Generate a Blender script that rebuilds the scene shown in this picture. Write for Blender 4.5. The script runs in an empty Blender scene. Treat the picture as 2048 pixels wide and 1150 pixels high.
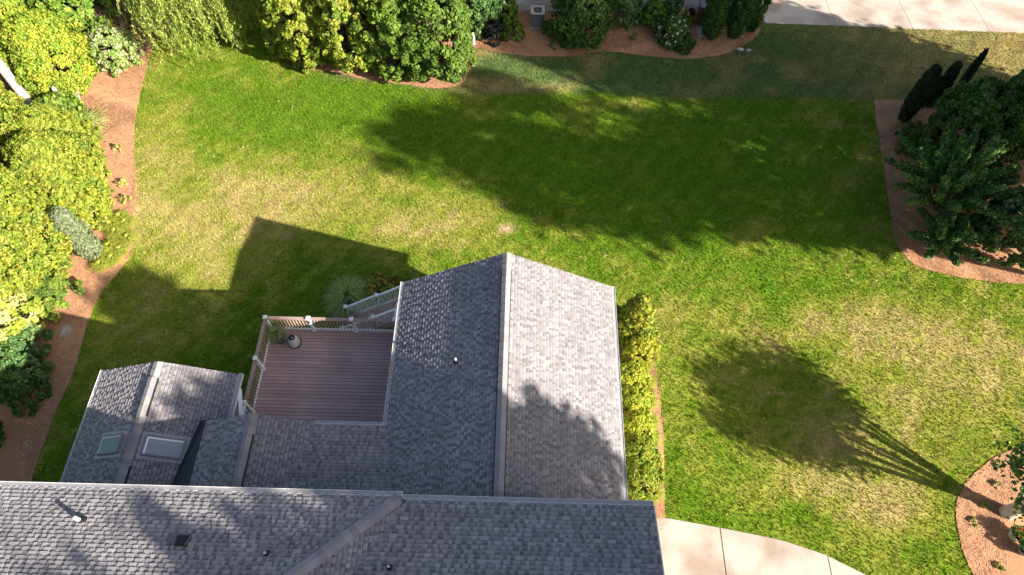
import bpy, bmesh, math, random
import numpy as np
from mathutils import Vector, Matrix
random.seed(7); rng = np.random.default_rng(11)
R = math.radians
sc = bpy.context.scene
C = sc.collection

# ------------------------------------------------------------------ camera, sky, sun, exposure
CAM_H, TILT, YAW, FPX = 28.0, R(31), R(1.45), 1370.0 / 2048.0
cam = bpy.data.objects.new('camera', bpy.data.cameras.new('camera')); C.objects.link(cam)
cam.location = (0, 0, CAM_H); cam.rotation_euler = (TILT, 0, YAW)
cam.data.sensor_width = 36; cam.data.lens = 36 * FPX; cam.data.clip_end = 3000
sc.camera = cam

SUN_AZ, SUN_EL = R(-28.5), R(27.5)            # azimuth counted from +x towards +y
sv = Vector((math.cos(SUN_AZ) * math.cos(SUN_EL), math.sin(SUN_AZ) * math.cos(SUN_EL), math.sin(SUN_EL)))
sun = bpy.data.objects.new('sun', bpy.data.lights.new('sun', 'SUN')); C.objects.link(sun)
sun.data.energy = 5.0; sun.data.angle = R(0.6); sun.data.color = (1.0, 0.90, 0.78)
sun.rotation_euler = sv.to_track_quat('Z', 'Y').to_euler()
world = bpy.data.worlds.new('World'); sc.world = world; world.use_nodes = True
wn = world.node_tree.nodes; wl = world.node_tree.links
bg = wn['Background']; bg.inputs[1].default_value = 0.060
sky = wn.new('ShaderNodeTexSky'); sky.sky_type = 'NISHITA'; sky.sun_disc = False
sky.sun_elevation = SUN_EL; sky.sun_rotation = R(90) - SUN_AZ
sky.air_density = 1.0; sky.dust_density = 2.5; sky.ozone_density = .5
wl.new(sky.outputs[0], bg.inputs[0])
sc.view_settings.view_transform = 'Standard'; sc.view_settings.look = 'None'
sc.view_settings.exposure = 1.6; sc.view_settings.gamma = 1
try:
    sc.cycles.use_denoising = True
    sc.cycles.max_bounces = 6; sc.cycles.transparent_max_bounces = 8
except Exception: pass

# ------------------------------------------------------------------ helpers
_cy, _sy = math.cos(YAW), math.sin(YAW)
def at(px, py, z=0.0):
    """world x, y of the point at height z seen at a spot of the survey photo (2048 x 1150)"""
    a = (px - 1024) / 1370.0; b = (575 - py) / 1370.0
    d = (a, math.sin(TILT) + b * math.cos(TILT), -math.cos(TILT) + b * math.sin(TILT))
    t = (z - CAM_H) / d[2]; x, y = d[0] * t, d[1] * t
    return (x * _cy - y * _sy, x * _sy + y * _cy)

def nodes_mat(name):
    m = bpy.data.materials.new(name); m.use_nodes = True
    return m, m.node_tree.nodes, m.node_tree.links, m.node_tree.nodes['Principled BSDF']

def mat(name, col, rough=0.7, var=0.12, scale=6.0, bump=0.0, bscale=40.0, metal=0.0, spec=0.4, attr=False, fine=0.0):
    """procedural paint / timber / stone: base colour varied by noise, optional attribute colour and bump"""
    m, n, l, p = nodes_mat(name)
    tc = n.new('ShaderNodeTexCoord'); nz = n.new('ShaderNodeTexNoise')
    nz.inputs['Scale'].default_value = scale; nz.inputs['Detail'].default_value = 5
    l.new(tc.outputs['Object'], nz.inputs['Vector'])
    mr = n.new('ShaderNodeMapRange'); mr.inputs[1].default_value = .3; mr.inputs[2].default_value = .7
    mr.inputs[3].default_value = 1 - var; mr.inputs[4].default_value = 1 + var
    l.new(nz.outputs['Fac'], mr.inputs[0])
    mul = n.new('ShaderNodeVectorMath'); mul.operation = 'SCALE'
    if attr:
        a = n.new('ShaderNodeAttribute'); a.attribute_name = 'tone'; l.new(a.outputs['Color'], mul.inputs[0])
    else:
        mul.inputs[0].default_value = col
    src = mr.outputs[0]
    if fine > 0:
        n2 = n.new('ShaderNodeTexNoise'); n2.inputs['Scale'].default_value = bscale; n2.inputs['Detail'].default_value = 3
        l.new(tc.outputs['Object'], n2.inputs['Vector'])
        m2 = n.new('ShaderNodeMapRange'); m2.inputs[1].default_value = .3; m2.inputs[2].default_value = .7
        m2.inputs[3].default_value = 1 - fine; m2.inputs[4].default_value = 1 + fine
        l.new(n2.outputs['Fac'], m2.inputs[0])
        mm = n.new('ShaderNodeMath'); mm.operation = 'MULTIPLY'; l.new(src, mm.inputs[0]); l.new(m2.outputs[0], mm.inputs[1]); src = mm.outputs[0]
    l.new(src, mul.inputs['Scale']); l.new(mul.outputs[0], p.inputs['Base Color'])
    p.inputs['Roughness'].default_value = rough; p.inputs['Metallic'].default_value = metal
    p.inputs['Specular IOR Level'].default_value = spec
    if bump > 0:
        nb = n.new('ShaderNodeTexNoise'); nb.inputs['Scale'].default_value = bscale; nb.inputs['Detail'].default_value = 4
        l.new(tc.outputs['Object'], nb.inputs['Vector'])
        b = n.new('ShaderNodeBump'); b.inputs['Strength'].default_value = bump; b.inputs['Distance'].default_value = .02
        l.new(nb.outputs['Fac'], b.inputs['Height']); l.new(b.outputs[0], p.inputs['Normal'])
    return m

def leaf_mat(name, trans=0.35, rough=0.55, spec=0.25):
    m, n, l, p = nodes_mat(name)
    a = n.new('ShaderNodeAttribute'); a.attribute_name = 'tone'
    l.new(a.outputs['Color'], p.inputs['Base Color'])
    p.inputs['Roughness'].default_value = rough; p.inputs['Specular IOR Level'].default_value = spec
    t = n.new('ShaderNodeBsdfTranslucent'); mix = n.new('ShaderNodeMixShader'); mix.inputs[0].default_value = trans
    l.new(a.outputs['Color'], t.inputs[0]); l.new(p.outputs[0], mix.inputs[1]); l.new(t.outputs[0], mix.inputs[2])
    l.new(mix.outputs[0], n['Material Output'].inputs['Surface'])
    return m

def link(o, parent=None):
    C.objects.link(o)
    if parent is not None: o.parent = parent
    return o

def tag(o, label=None, cat=None, group=None, kind=None):
    if label: o['label'] = label
    if cat: o['category'] = cat
    if group: o['group'] = group
    if kind: o['kind'] = kind
    return o

def thing(name, label, cat, loc=(0, 0, 0), group=None):
    o = bpy.data.objects.new(name, None); o.empty_display_size = .3; C.objects.link(o)
    o.location = loc
    return tag(o, label, cat, group)

class MB:
    """collects faces (with an optional colour each) and links them as ONE mesh object"""
    def __init__(s): s.v = []; s.f = []; s.c = []
    def poly(s, pts, col=(1, 1, 1)):
        i = len(s.v); s.v += [tuple(p) for p in pts]; s.f.append(tuple(range(i, i + len(pts)))); s.c.append(col)
    def prism(s, top, bottom, col=(1, 1, 1)):
        s.poly(top, col); s.poly(list(reversed(bottom)), col); n = len(top)
        for k in range(n): s.poly([top[k], bottom[k], bottom[(k + 1) % n], top[(k + 1) % n]], col)
    def box(s, a, b, col=(1, 1, 1)):
        x0, y0, z0 = a; x1, y1, z1 = b
        s.prism([(x0, y0, z1), (x1, y0, z1), (x1, y1, z1), (x0, y1, z1)], [(x0, y0, z0), (x1, y0, z0), (x1, y1, z0), (x0, y1, z0)], col)
    def beam(s, a, b, w, h, col=(1, 1, 1), up=(0, 0, 1)):
        a = Vector(a); b = Vector(b); d = (b - a).normalized(); side = d.cross(Vector(up))
        if side.length < 1e-4: side = Vector((1, 0, 0))
        side = side.normalized() * (w / 2); u = side.cross(d).normalized() * (h / 2)
        r = [a + side + u, a - side + u, a - side - u, a + side - u]; q = [x + (b - a) for x in r]
        s.poly(list(reversed(r)), col); s.poly(q, col)
        for k in range(4): s.poly([r[k], r[(k + 1) % 4], q[(k + 1) % 4], q[k]], col)
    def tube(s, pts, rad, seg=8, col=(1, 1, 1), cap=True):
        rings = []; n = len(pts)
        for k, p in enumerate(pts):
            p = Vector(p); d = (Vector(pts[min(k + 1, n - 1)]) - Vector(pts[max(k - 1, 0)]))
            d = d.normalized() if d.length > 1e-6 else Vector((0, 0, 1))
            a = d.cross(Vector((.31, .95, .1))).normalized(); b = d.cross(a)
            r = rad[k] if hasattr(rad, '__len__') else rad
            rings.append([p + a * (r * math.cos(t * 2 * math.pi / seg)) + b * (r * math.sin(t * 2 * math.pi / seg)) for t in range(seg)])
        i0 = len(s.v)
        for r in rings: s.v += [tuple(x) for x in r]
        for k in range(n - 1):
            for t in range(seg):
                s.f.append((i0 + k * seg + t, i0 + (k + 1) * seg + t, i0 + (k + 1) * seg + (t + 1) % seg, i0 + k * seg + (t + 1) % seg)); s.c.append(col)
        if cap:
            s.f.append(tuple(i0 + t for t in range(seg))); s.c.append(col)
            s.f.append(tuple(i0 + (n - 1) * seg + t for t in reversed(range(seg)))); s.c.append(col)
    def lathe(s, c, prof, seg=24, col=(1, 1, 1)):
        i0 = len(s.v); n = len(prof)
        for r, z in prof:
            s.v += [(c[0] + r * math.cos(t * 2 * math.pi / seg), c[1] + r * math.sin(t * 2 * math.pi / seg), c[2] + z) for t in range(seg)]
        for k in range(n - 1):
            for t in range(seg):
                s.f.append((i0 + k * seg + t, i0 + k * seg + (t + 1) % seg, i0 + (k + 1) * seg + (t + 1) % seg, i0 + (k + 1) * seg + t)); s.c.append(col)
    def build(s, name, m, parent=None, off=(0, 0, 0), tone=False, smooth=False):
        me = bpy.data.meshes.new(name)
        vv = [(x[0] - off[0], x[1] - off[1], x[2] - off[2]) for x in s.v]
        me.from_pydata(vv, [], s.f); me.materials.append(m)
        if tone:
            at_ = me.color_attributes.new('tone', 'FLOAT_COLOR', 'CORNER')
            arr = []
            for f, c in zip(s.f, s.c): arr += [c[0], c[1], c[2], 1.0] * len(f)
            at_.data.foreach_set('color', arr)
        if smooth: me.polygons.foreach_set('use_smooth', [True] * len(me.polygons))
        me.update()
        return link(bpy.data.objects.new(name, me), parent)

def np_mesh(name, V, tris_per, colors, m, parent=None, quad=True):
    """V: (n, k, 3) polygons of k corners, colors (n, 3)"""
    n, k, _ = V.shape
    me = bpy.data.meshes.new(name)
    me.vertices.add(n * k); me.vertices.foreach_set('co', V.reshape(-1).astype(np.float32))
    me.loops.add(n * k); me.loops.foreach_set('vertex_index', np.arange(n * k, dtype=np.int32))
    me.polygons.add(n); me.polygons.foreach_set('loop_start', np.arange(0, n * k, k, dtype=np.int32))
    try: me.polygons.foreach_set('loop_total', np.full(n, k, dtype=np.int32))
    except Exception: pass
    a = me.color_attributes.new('tone', 'FLOAT_COLOR', 'POINT')
    cc = np.ones((n, k, 4), dtype=np.float32); cc[:, :, :3] = colors[:, None, :]
    a.data.foreach_set('color', cc.reshape(-1))
    me.materials.append(m); me.update(); me.validate()
    return link(bpy.data.objects.new(name, me), parent)

def vnoise(x, y, seed=0):
    """smooth value noise for numpy arrays, 0..1"""
    xi = np.floor(x).astype(np.int64); yi = np.floor(y).astype(np.int64); fx = x - xi; fy = y - yi
    fx = fx * fx * (3 - 2 * fx); fy = fy * fy * (3 - 2 * fy)
    def h(a, b):
        q = np.sin(a * 127.1 + b * 311.7 + seed * 74.7) * 43758.5453
        return q - np.floor(q)
    return (h(xi, yi) * (1 - fx) + h(xi + 1, yi) * fx) * (1 - fy) + (h(xi, yi + 1) * (1 - fx) + h(xi + 1, yi + 1) * fx) * fy
def fbm(x, y, seed=0, o=4):
    s = 0; a = .5; t = 0
    for k in range(o): s = s + a * vnoise(x * 2 ** k, y * 2 ** k, seed + k); t += a; a *= .55
    return s / t
def sstep(a, b, x):
    t = np.clip((x - a) / (b - a), 0, 1); return t * t * (3 - 2 * t)

# ------------------------------------------------------------------ materials
M = dict(
    white=mat('white_paint', (.86, .86, .86), .45, .04, 3),
    whitetrim=mat('white_trim_metal', (.66, .67, .69), .35, .05, 2),
    guard=mat('grey_gutter_guard', (.34, .335, .345), .5, .12, 8, metal=.3),
    shingle=mat('asphalt_shingles', (1, 1, 1), .9, .10, 1.3, bump=.25, bscale=160, spec=.25, attr=True, fine=.28),
    ridge=mat('ridge_cap_shingles', (1, 1, 1), .9, .10, 2.0, bump=.25, bscale=160, spec=.25, attr=True, fine=.25),
    membrane=mat('black_membrane', (.020, .021, .025), .55, .35, 1.6, spec=.4),
    dark=mat('dark_void', (.012, .012, .013), .8),
    board=mat('composite_board', (1, 1, 1), .65, .16, .7, attr=True, fine=.10, bump=.1, bscale=60),
    railbrown=mat('brown_rail', (.34, .24, .20), .55, .10, 5),
    picket=mat('tan_picket', (.44, .32, .24), .6, .10, 5),
    brickw=None, concrete=None,
    bark=mat('bark', (.16, .12, .09), .9, .3, 9, bump=.6, bscale=30),
    palebark=mat('pale_bark', (.50, .43, .37), .8, .18, 4, bump=.3, bscale=20),
    twig=mat('dry_twigs', (.30, .20, .14), .9, .25, 8),
    siding=mat('house_siding', (.42, .40, .37), .8, .08, 3),
    acgrey=mat('grey_steel', (.17, .18, .20), .45, .08, 4, metal=.2),
    aclid=mat('light_grey_steel', (.26, .265, .27), .45, .08, 4, metal=.2),
    black=mat('black_rubber', (.012, .012, .013), .5, .2, 5),
    terracotta=mat('terracotta', (.30, .12, .07), .8, .15, 6),
    teal=mat('teal_glaze', (.045, .14, .115), .25, .2, 5, spec=.6),
    cream=mat('cream_resin', (.60, .57, .53), .4, .08, 3),
    stone=mat('pale_stone', (.45, .41, .37), .85, .2, 7, bump=.3),
    soil=mat('potting_soil', (.04, .028, .02), .95, .3, 20),
    wood=mat('stained_wood', (.16, .075, .035), .6, .3, 4),
    leaf=leaf_mat('leaves'), gloss=leaf_mat('glossy_leaves', .2, .48, .35), blade=leaf_mat('grass_blades', .3, .6, .2),
    needle=leaf_mat('straw_needles', .0, .8, .2), petal=leaf_mat('petals', .3, .6),
)

def glass_mat(name, col, rough):
    m, n, l, p = nodes_mat(name)
    tc = n.new('ShaderNodeTexCoord'); nz = n.new('ShaderNodeTexNoise'); nz.inputs['Scale'].default_value = 1.2
    l.new(tc.outputs['Object'], nz.inputs['Vector'])
    mx = n.new('ShaderNodeMixRGB'); mx.inputs[1].default_value = (*col, 1); mx.inputs[2].default_value = (*[c * .7 for c in col], 1)
    l.new(nz.outputs['Fac'], mx.inputs[0]); l.new(mx.outputs[0], p.inputs['Base Color'])
    p.inputs['Roughness'].default_value = rough; p.inputs['Specular IOR Level'].default_value = .8
    return m
M['glassgreen'] = glass_mat('tree_reflection_glass', (.06, .17, .10), .03)  # green of the reflected trees is put into the base colour
M['glassgrey'] = glass_mat('grey_pane_glass', (.33, .35, .37), .25)  # mottled grey base colour for skylight and window panes

def brick_white():
    m, n, l, p = nodes_mat('white_painted_brick')
    tc = n.new('ShaderNodeTexCoord'); mp = n.new('ShaderNodeMapping'); mp.inputs['Rotation'].default_value = (R(90), 0, 0)
    br = n.new('ShaderNodeTexBrick'); l.new(tc.outputs['Object'], mp.inputs[0]); l.new(mp.outputs[0], br.inputs['Vector'])
    br.inputs['Scale'].default_value = 1; br.inputs['Brick Width'].default_value = .21; br.inputs['Row Height'].default_value = .072
    br.inputs['Mortar Size'].default_value = .006; br.inputs['Color1'].default_value = (.80, .79, .78, 1)
    br.inputs['Color2'].default_value = (.70, .70, .70, 1); br.inputs['Mortar'].default_value = (.45, .45, .46, 1)
    l.new(br.outputs['Color'], p.inputs['Base Color']); p.inputs['Roughness'].default_value = .7
    b = n.new('ShaderNodeBump'); b.inputs['Strength'].default_value = .6; b.inputs['Distance'].default_value = .01; b.invert = True
    l.new(br.outputs['Fac'], b.inputs['Height']); l.new(b.outputs[0], p.inputs['Normal'])
    return m
M['brickw'] = brick_white()

def concrete():
    m, n, l, p = nodes_mat('driveway_concrete')
    tc = n.new('ShaderNodeTexCoord')
    def nz(s, d=5):
        q = n.new('ShaderNodeTexNoise'); q.inputs['Scale'].default_value = s; q.inputs['Detail'].default_value = d
        l.new(tc.outputs['Object'], q.inputs['Vector']); return q
    r1 = n.new('ShaderNodeValToRGB'); e = r1.color_ramp.elements
    e[0].position = .36; e[0].color = (.30, .235, .19, 1); e[1].position = .58; e[1].color = (.45, .395, .345, 1)
    l.new(nz(.55).outputs['Fac'], r1.inputs[0])
    r2 = n.new('ShaderNodeMapRange'); r2.inputs[1].default_value = .3; r2.inputs[2].default_value = .7; r2.inputs[3].default_value = .86; r2.inputs[4].default_value = 1.08
    l.new(nz(28).outputs['Fac'], r2.inputs[0])
    v = n.new('ShaderNodeVectorMath'); v.operation = 'SCALE'; l.new(r1.outputs[0], v.inputs[0]); l.new(r2.outputs[0], v.inputs['Scale'])
    l.new(v.outputs[0], p.inputs['Base Color']); p.inputs['Roughness'].default_value = .85
    b = n.new('ShaderNodeBump'); b.inputs['Strength'].default_value = .3; b.inputs['Distance'].default_value = .01
    l.new(nz(60).outputs['Fac'], b.inputs['Height']); l.new(b.outputs[0], p.inputs['Normal'])
    return m
M['concrete'] = concrete()

def ground_mat(name, fine=.35, sc1=22, bump=.5):
    m, n, l, p = nodes_mat(name)
    a = n.new('ShaderNodeAttribute'); a.attribute_name = 'tone'
    tc = n.new('ShaderNodeTexCoord'); q = n.new('ShaderNodeTexNoise'); q.inputs['Scale'].default_value = sc1; q.inputs['Detail'].default_value = 6
    l.new(tc.outputs['Object'], q.inputs['Vector'])
    mr = n.new('ShaderNodeMapRange'); mr.inputs[1].default_value = .3; mr.inputs[2].default_value = .7; mr.inputs[3].default_value = 1 - fine; mr.inputs[4].default_value = 1 + fine
    l.new(q.outputs['Fac'], mr.inputs[0]); v = n.new('ShaderNodeVectorMath'); v.operation = 'SCALE'
    l.new(a.outputs['Color'], v.inputs[0]); l.new(mr.outputs[0], v.inputs['Scale']); l.new(v.outputs[0], p.inputs['Base Color'])
    p.inputs['Roughness'].default_value = .95; p.inputs['Specular IOR Level'].default_value = .1
    b = n.new('ShaderNodeBump'); b.inputs['Strength'].default_value = bump; b.inputs['Distance'].default_value = .04
    l.new(q.outputs['Fac'], b.inputs['Height']); l.new(b.outputs[0], p.inputs['Normal'])
    return m
M['turf'] = ground_mat('turf'); M['mulch'] = ground_mat('pine_straw_mulch', .4, 30, .8)

# ------------------------------------------------------------------ ground and lawn colours
def smooth_poly(pts, step=.35, closed=True, jit=.03):
    """Catmull-Rom through pts, resampled, with a little raggedness"""
    P = [Vector((p[0], p[1])) for p in pts]; n = len(P); out = []
    rngn = range(n) if closed else range(n - 1)
    for i in rngn:
        p0, p1, p2, p3 = P[(i - 1) % n if closed else max(i - 1, 0)], P[i], P[(i + 1) % n], P[(i + 2) % n if closed else min(i + 2, n - 1)]
        k = max(2, int((p2 - p1).length / step))
        for j in range(k):
            t = j / k
            q = .5 * ((2 * p1) + (p2 - p0) * t + (2 * p0 - 5 * p1 + 4 * p2 - p3) * t * t + (3 * p1 - p0 - 3 * p2 + p3) * t ** 3)
            out.append((q.x + random.uniform(-jit, jit), q.y + random.uniform(-jit, jit)))
    if not closed: out.append(tuple(P[-1]))
    return out

def inside(px, py, poly):
    px = np.asarray(px); py = np.asarray(py); c = np.zeros(px.shape, bool); n = len(poly); j = n - 1
    for i in range(n):
        xi, yi = poly[i]; xj, yj = poly[j]
        if yi != yj:
            c ^= ((yi > py) != (yj > py)) & (px < (xj - xi) * (py - yi) / (yj - yi) + xi)
        j = i
    return c

LEFT_EDGE = [at(*q) for q in [(298, 118), (282, 180), (268, 260), (270, 340), (272, 400), (262, 480), (265, 500), (240, 540), (210, 575), (185, 620), (165, 680), (150, 740), (110, 830), (85, 900), (60, 970), (40, 1020)]]
left_bed = smooth_poly([at(330, 60), at(310, 90)] + LEFT_EDGE, closed=False) + [(-22, 0), (-60, 0), (-60, 44), (-19, 44), (-20, 37)]
right_bed = smooth_poly([at(1748, 198), at(1752, 240), at(1765, 320), at(1780, 420), at(1790, 480), at(1830, 530), at(1900, 550), at(1970, 562), at(2048, 567), (27, 17.6)], closed=False, jit=.02) + [(36, 17.6), (36, 29.6), (28, 29.7), (24, 29.8)]
corner_bed = smooth_poly([(24, 9.8), at(2048, 895), at(1990, 915), at(1940, 955), at(1922, 985), at(1912, 1010), at(1915, 1060), at(1925, 1100), at(1945, 1150), (17.6, 3.2), (18.2, 1)], closed=False, jit=.02) + [(26, 1), (30, 5), (28, 9.8)]
top_bed = smooth_poly([at(925, 165), at(940, 130), at(945, 97), at(1000, 105), at(1060, 112), at(1130, 112), at(1200, 103), at(1260, 108), at(1340, 117), at(1400, 117), at(1460, 105), at(1508, 78), at(1520, 58)], closed=False) + [(14.2, 37.2), (-3.3, 37.2), (-3.6, 34), (-4, 33.2)]
ever_bed = smooth_poly([at(575, 60), at(598, 130), at(650, 142), at(720, 156), at(800, 168), at(880, 176), at(925, 165), at(945, 120)], closed=False) + [(-3.4, 33.5), (-4.2, 37), (-14, 37)]
side_bed = smooth_poly([at(1262, 610), at(1290, 635), at(1305, 700), at(1318, 780), at(1325, 860), at(1328, 940), at(1330, 1036)], closed=False, jit=.02) + [(5.6, 5.6), (3.0, 5.6), (3.0, 14.2)]
deck_bed = smooth_poly([at(700, 600), at(668, 622), at(672, 645), at(715, 655)], closed=False) + [(-5, 14.9), (-4.6, 15.3), (-6, 15.7)]
BEDS = [left_bed, right_bed, corner_bed, top_bed, ever_bed, side_bed, deck_bed]

def blob(x, y, px, py, rx, ry):
    cx, cy = at(px, py); return np.exp(-(((x - cx) / rx) ** 2 + ((y - cy) / ry) ** 2))

LUSH = np.array((.100, .185, .009)); DRY = np.array((.37, .305, .115)); MID = np.array((.225, .250, .034)); NEIGH = np.array((.100, .155, .045)); STRAW = np.array((.33, .26, .10))
def lawn_color(x, y):
    x = np.asarray(x, float); y = np.asarray(y, float)
    dry = .30 * fbm(x * .35 + 3, y * .35, 5) + .34 * fbm(x * 1.1, y * 1.1, 9) + .34 * (fbm(x * 4, y * 4, 14) - .13)
    wear = (.9 * blob(x, y, 380, 430, 5, 4.5) + .6 * blob(x, y, 600, 400, 5, 2.5) + .55 * blob(x, y, 860, 430, 5, 1.8) + .5 * blob(x, y, 330, 250, 2, 3)
            + .35 * blob(x, y, 260, 680, 2, 3) + .95 * blob(x, y, 1640, 880, 3.5, 2.2) + .7 * blob(x, y, 1700, 640, 5, 1.4) + .75 * blob(x, y, 1950, 720, 4, 2.5)
            + .5 * blob(x, y, 1480, 720, 2.5, 2) + .7 * blob(x, y, 1800, 1000, 2.5, 2.2) + .9 * blob(x, y, 1600, 960, 1.6, .8) + .3 * blob(x, y, 1400, 640, 3, 2))
    lush = (1.0 * blob(x, y, 560, 220, 6, 3.2) + .8 * blob(x, y, 760, 200, 4, 3) + .5 * blob(x, y, 1000, 300, 6, 3) + .9 * blob(x, y, 1350, 350, 9, 5)
            + .5 * blob(x, y, 1400, 1000, 2, 1.2) + .55 * blob(x, y, 1850, 1110, 1.5, 1.2) + .4 * blob(x, y, 600, 560, 4, 3) + .5 * blob(x, y, 1660, 590, 4, 1))
    t = np.clip((dry - .40) * 2.3 + wear * .52 - lush * .42 + .16, 0, 1)
    a = sstep(.0, .5, t)[..., None]; b = sstep(.42, 1.0, t)[..., None]
    c = LUSH * (1 - a) + MID * a; c = c * (1 - b) + DRY * b
    line = 29.85 + .15 * np.sin(x * .5) + .5 * (fbm(x * 1.5, y * 1.5, 77) - .5) + np.where(x < -3.4, (-3.4 - x) * .11, 0)
    nb = sstep(-.22, .22, y - line)
    nd = np.clip(.75 * sstep(.45, .75, fbm(x * .5, y * .5, 33)) + .9 * sstep(12, 26, x) * (.5 + .5 * fbm(x, y, 41)) + .8 * blob(x, y, 1000, 170, 1.2, .6) + .9 * blob(x, y, 960, 105, 1, .4) + .9 * blob(x, y, 1540, 180, .5, .3), 0, 1)[..., None] * .85
    nc = NEIGH * (1 - nd) + STRAW * nd
    nb2 = (nb * sstep(-13, -10, x))[..., None]
    c = c * (1 - nb2) + nc * nb2
    # one bare patch near the middle of the lawn
    d = np.clip(1.6 * blob(x, y, 1013, 457, .28, .22) + 1.2 * blob(x, y, 1270, 800 - 0, .01, .01), 0, 1)[..., None]
    c = c * (1 - d) + np.array((.48, .34, .22)) * d
    # faint mowing stripes running up the lawn to the right
    s = np.sin((x * .80 - y * .60) * 2 * math.pi / 1.1)
    c = c * (1 + .07 * s)[..., None]
    return c * (.82 + .36 * fbm(x * 2.6, y * 2.6, 71))[..., None]

def grid_sheet(name, x0, x1, y0, y1, step, z, m, colf, label=None):
    nx = int((x1 - x0) / step) + 1; ny = int((y1 - y0) / step) + 1
    X, Y = np.meshgrid(np.linspace(x0, x1, nx), np.linspace(y0, y1, ny))
    V = np.stack([X, Y, np.full_like(X, z)], -1).reshape(-1, 3)
    idx = np.arange(nx * ny).reshape(ny, nx)
    F = np.stack([idx[:-1, :-1], idx[:-1, 1:], idx[1:, 1:], idx[1:, :-1]], -1).reshape(-1, 4)
    me = bpy.data.meshes.new(name); n = len(F)
    me.vertices.add(len(V)); me.vertices.foreach_set('co', V.reshape(-1).astype(np.float32))
    me.loops.add(n * 4); me.loops.foreach_set('vertex_index', F.reshape(-1).astype(np.int32))
    me.polygons.add(n); me.polygons.foreach_set('loop_start', np.arange(0, n * 4, 4, dtype=np.int32))
    a = me.color_attributes.new('tone', 'FLOAT_COLOR', 'POINT')
    cc = np.ones((len(V), 4), np.float32); cc[:, :3] = colf(V[:, 0], V[:, 1]); a.data.foreach_set('color', cc.reshape(-1))
    me.materials.append(m); me.update(); me.validate()
    o = link(bpy.data.objects.new(name, me)); o['kind'] = 'structure'; return o

# the ground reaches the horizon
g = MB(); g.poly([(-1500, -1500, -.012), (1500, -1500, -.012), (1500, 1500, -.012), (-1500, 1500, -.012)], (.10, .13, .04)); tag(g.build('ground', M['turf'], tone=True), kind='structure')
grid_sheet('lawn', -60, 60, -30, 60, .25, -.004, M['turf'], lawn_color)

def mulch_color(x, y):
    t = fbm(x * 2.3, y * 2.3, 51)[..., None]; u = fbm(x * 7, y * 7, 57)[..., None]
    sh = sstep(-24, -18, -np.abs(x + 21)) * 0
    c = np.array((.41, .225, .127)) * (.35 + 1.2 * t) * (.65 + .7 * u)
    return c

def sheet(name, poly, z, th, m, colf=None, col=(1, 1, 1), tone=True, hole=None):
    bm = bmesh.new(); vs = [bm.verts.new((p[0], p[1], z)) for p in poly]; f = bm.faces.new(vs)
    bm.normal_update()
    if f.normal.z < 0: f.normal_flip()
    if th > 0:
        r = bmesh.ops.extrude_face_region(bm, geom=[f])
        for v in [q for q in r['geom'] if isinstance(q, bmesh.types.BMVert)]: v.co.z += 0
        for v in vs: v.co.z = z - th
    bmesh.ops.triangulate(bm, faces=bm.faces[:])
    me = bpy.data.meshes.new(name); bm.to_mesh(me); bm.free()
    n = len(me.vertices); co = np.empty(n * 3); me.vertices.foreach_get('co', co); co = co.reshape(-1, 3)
    if tone:
        a = me.color_attributes.new('tone', 'FLOAT_COLOR', 'POINT'); cc = np.ones((n, 4), np.float32)
        cc[:, :3] = colf(co[:, 0], co[:, 1]) if colf else col
        a.data.foreach_set('color', cc.reshape(-1))
    me.materials.append(m)
    o = link(bpy.data.objects.new(name, me)); o['kind'] = 'structure'; return o

for b in BEDS: sheet('mulch_bed', b, .03, .06, M['mulch'], mulch_color)

# ------------------------------------------------------------------ driveways
def slab(name, poly, z=.045): return sheet(name, poly, z, .12, M['concrete'], tone=False)
near_edge = [at(*q) for q in [(1330, 1036), (1435, 1055), (1560, 1080), (1650, 1110), (1730, 1150), (1790, 1185)]]
def y_edge(x):
    for (xa, ya), (xb, yb) in zip(near_edge, near_edge[1:]):
        if xa <= x <= xb: return ya + (yb - ya) * (x - xa) / (xb - xa)
    return near_edge[0][1] if x < near_edge[0][0] else near_edge[-1][1]
jx = [4.2, at(1440, 1060)[0], at(1655, 1115)[0], near_edge[-1][0] + .1]
for a, b in zip(jx, jx[1:]):
    xs = np.linspace(a + .02, b - .02, 9)
    slab('driveway', [(x, y_edge(x)) for x in xs] + [(b - .012 + .12, -14), (a + .012 + .12, -14)])
j = MB(); j.box((4.2, -14, -.02), (12.0, 4.9, .025), (.06, .075, .02)); tag(j.build('driveway_joint', M['turf'], tone=True), kind='structure')
# the neighbour's drive beyond: slabs with cut joints
fe0, fe1 = at(1530, 47), at(2048, 66)
sl = (fe1[1] - fe0[1]) / (fe1[0] - fe0[0])
edges = [at(1530, 47)[0], at(1672, 52)[0], at(1826, 60)[0], at(1979, 64)[0], at(2140, 69)[0], at(2300, 75)[0]]
for a, b in zip(edges, edges[1:]):
    ya = fe0[1] + sl * (a - fe0[0]); yb = fe0[1] + sl * (b - fe0[0])
    for k in range(2):
        h0, h1 = (0, 3.35) if k == 0 else (3.37, 9)
        slab('neighbour_driveway', [(a + .012 - .06 * h0, ya + h0), (b - .012 - .06 * h0, yb + h0), (b - .012 - .06 * h1, yb + h1), (a + .012 - .06 * h1, ya + h1)])
slab('patio', [(-14, 37.2), (-14, 41), (-3.5, 41), (-3.5, 33.9), (-4.6, 33.9), (-4.6, 36.2), (-9, 37)], .05)

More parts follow.
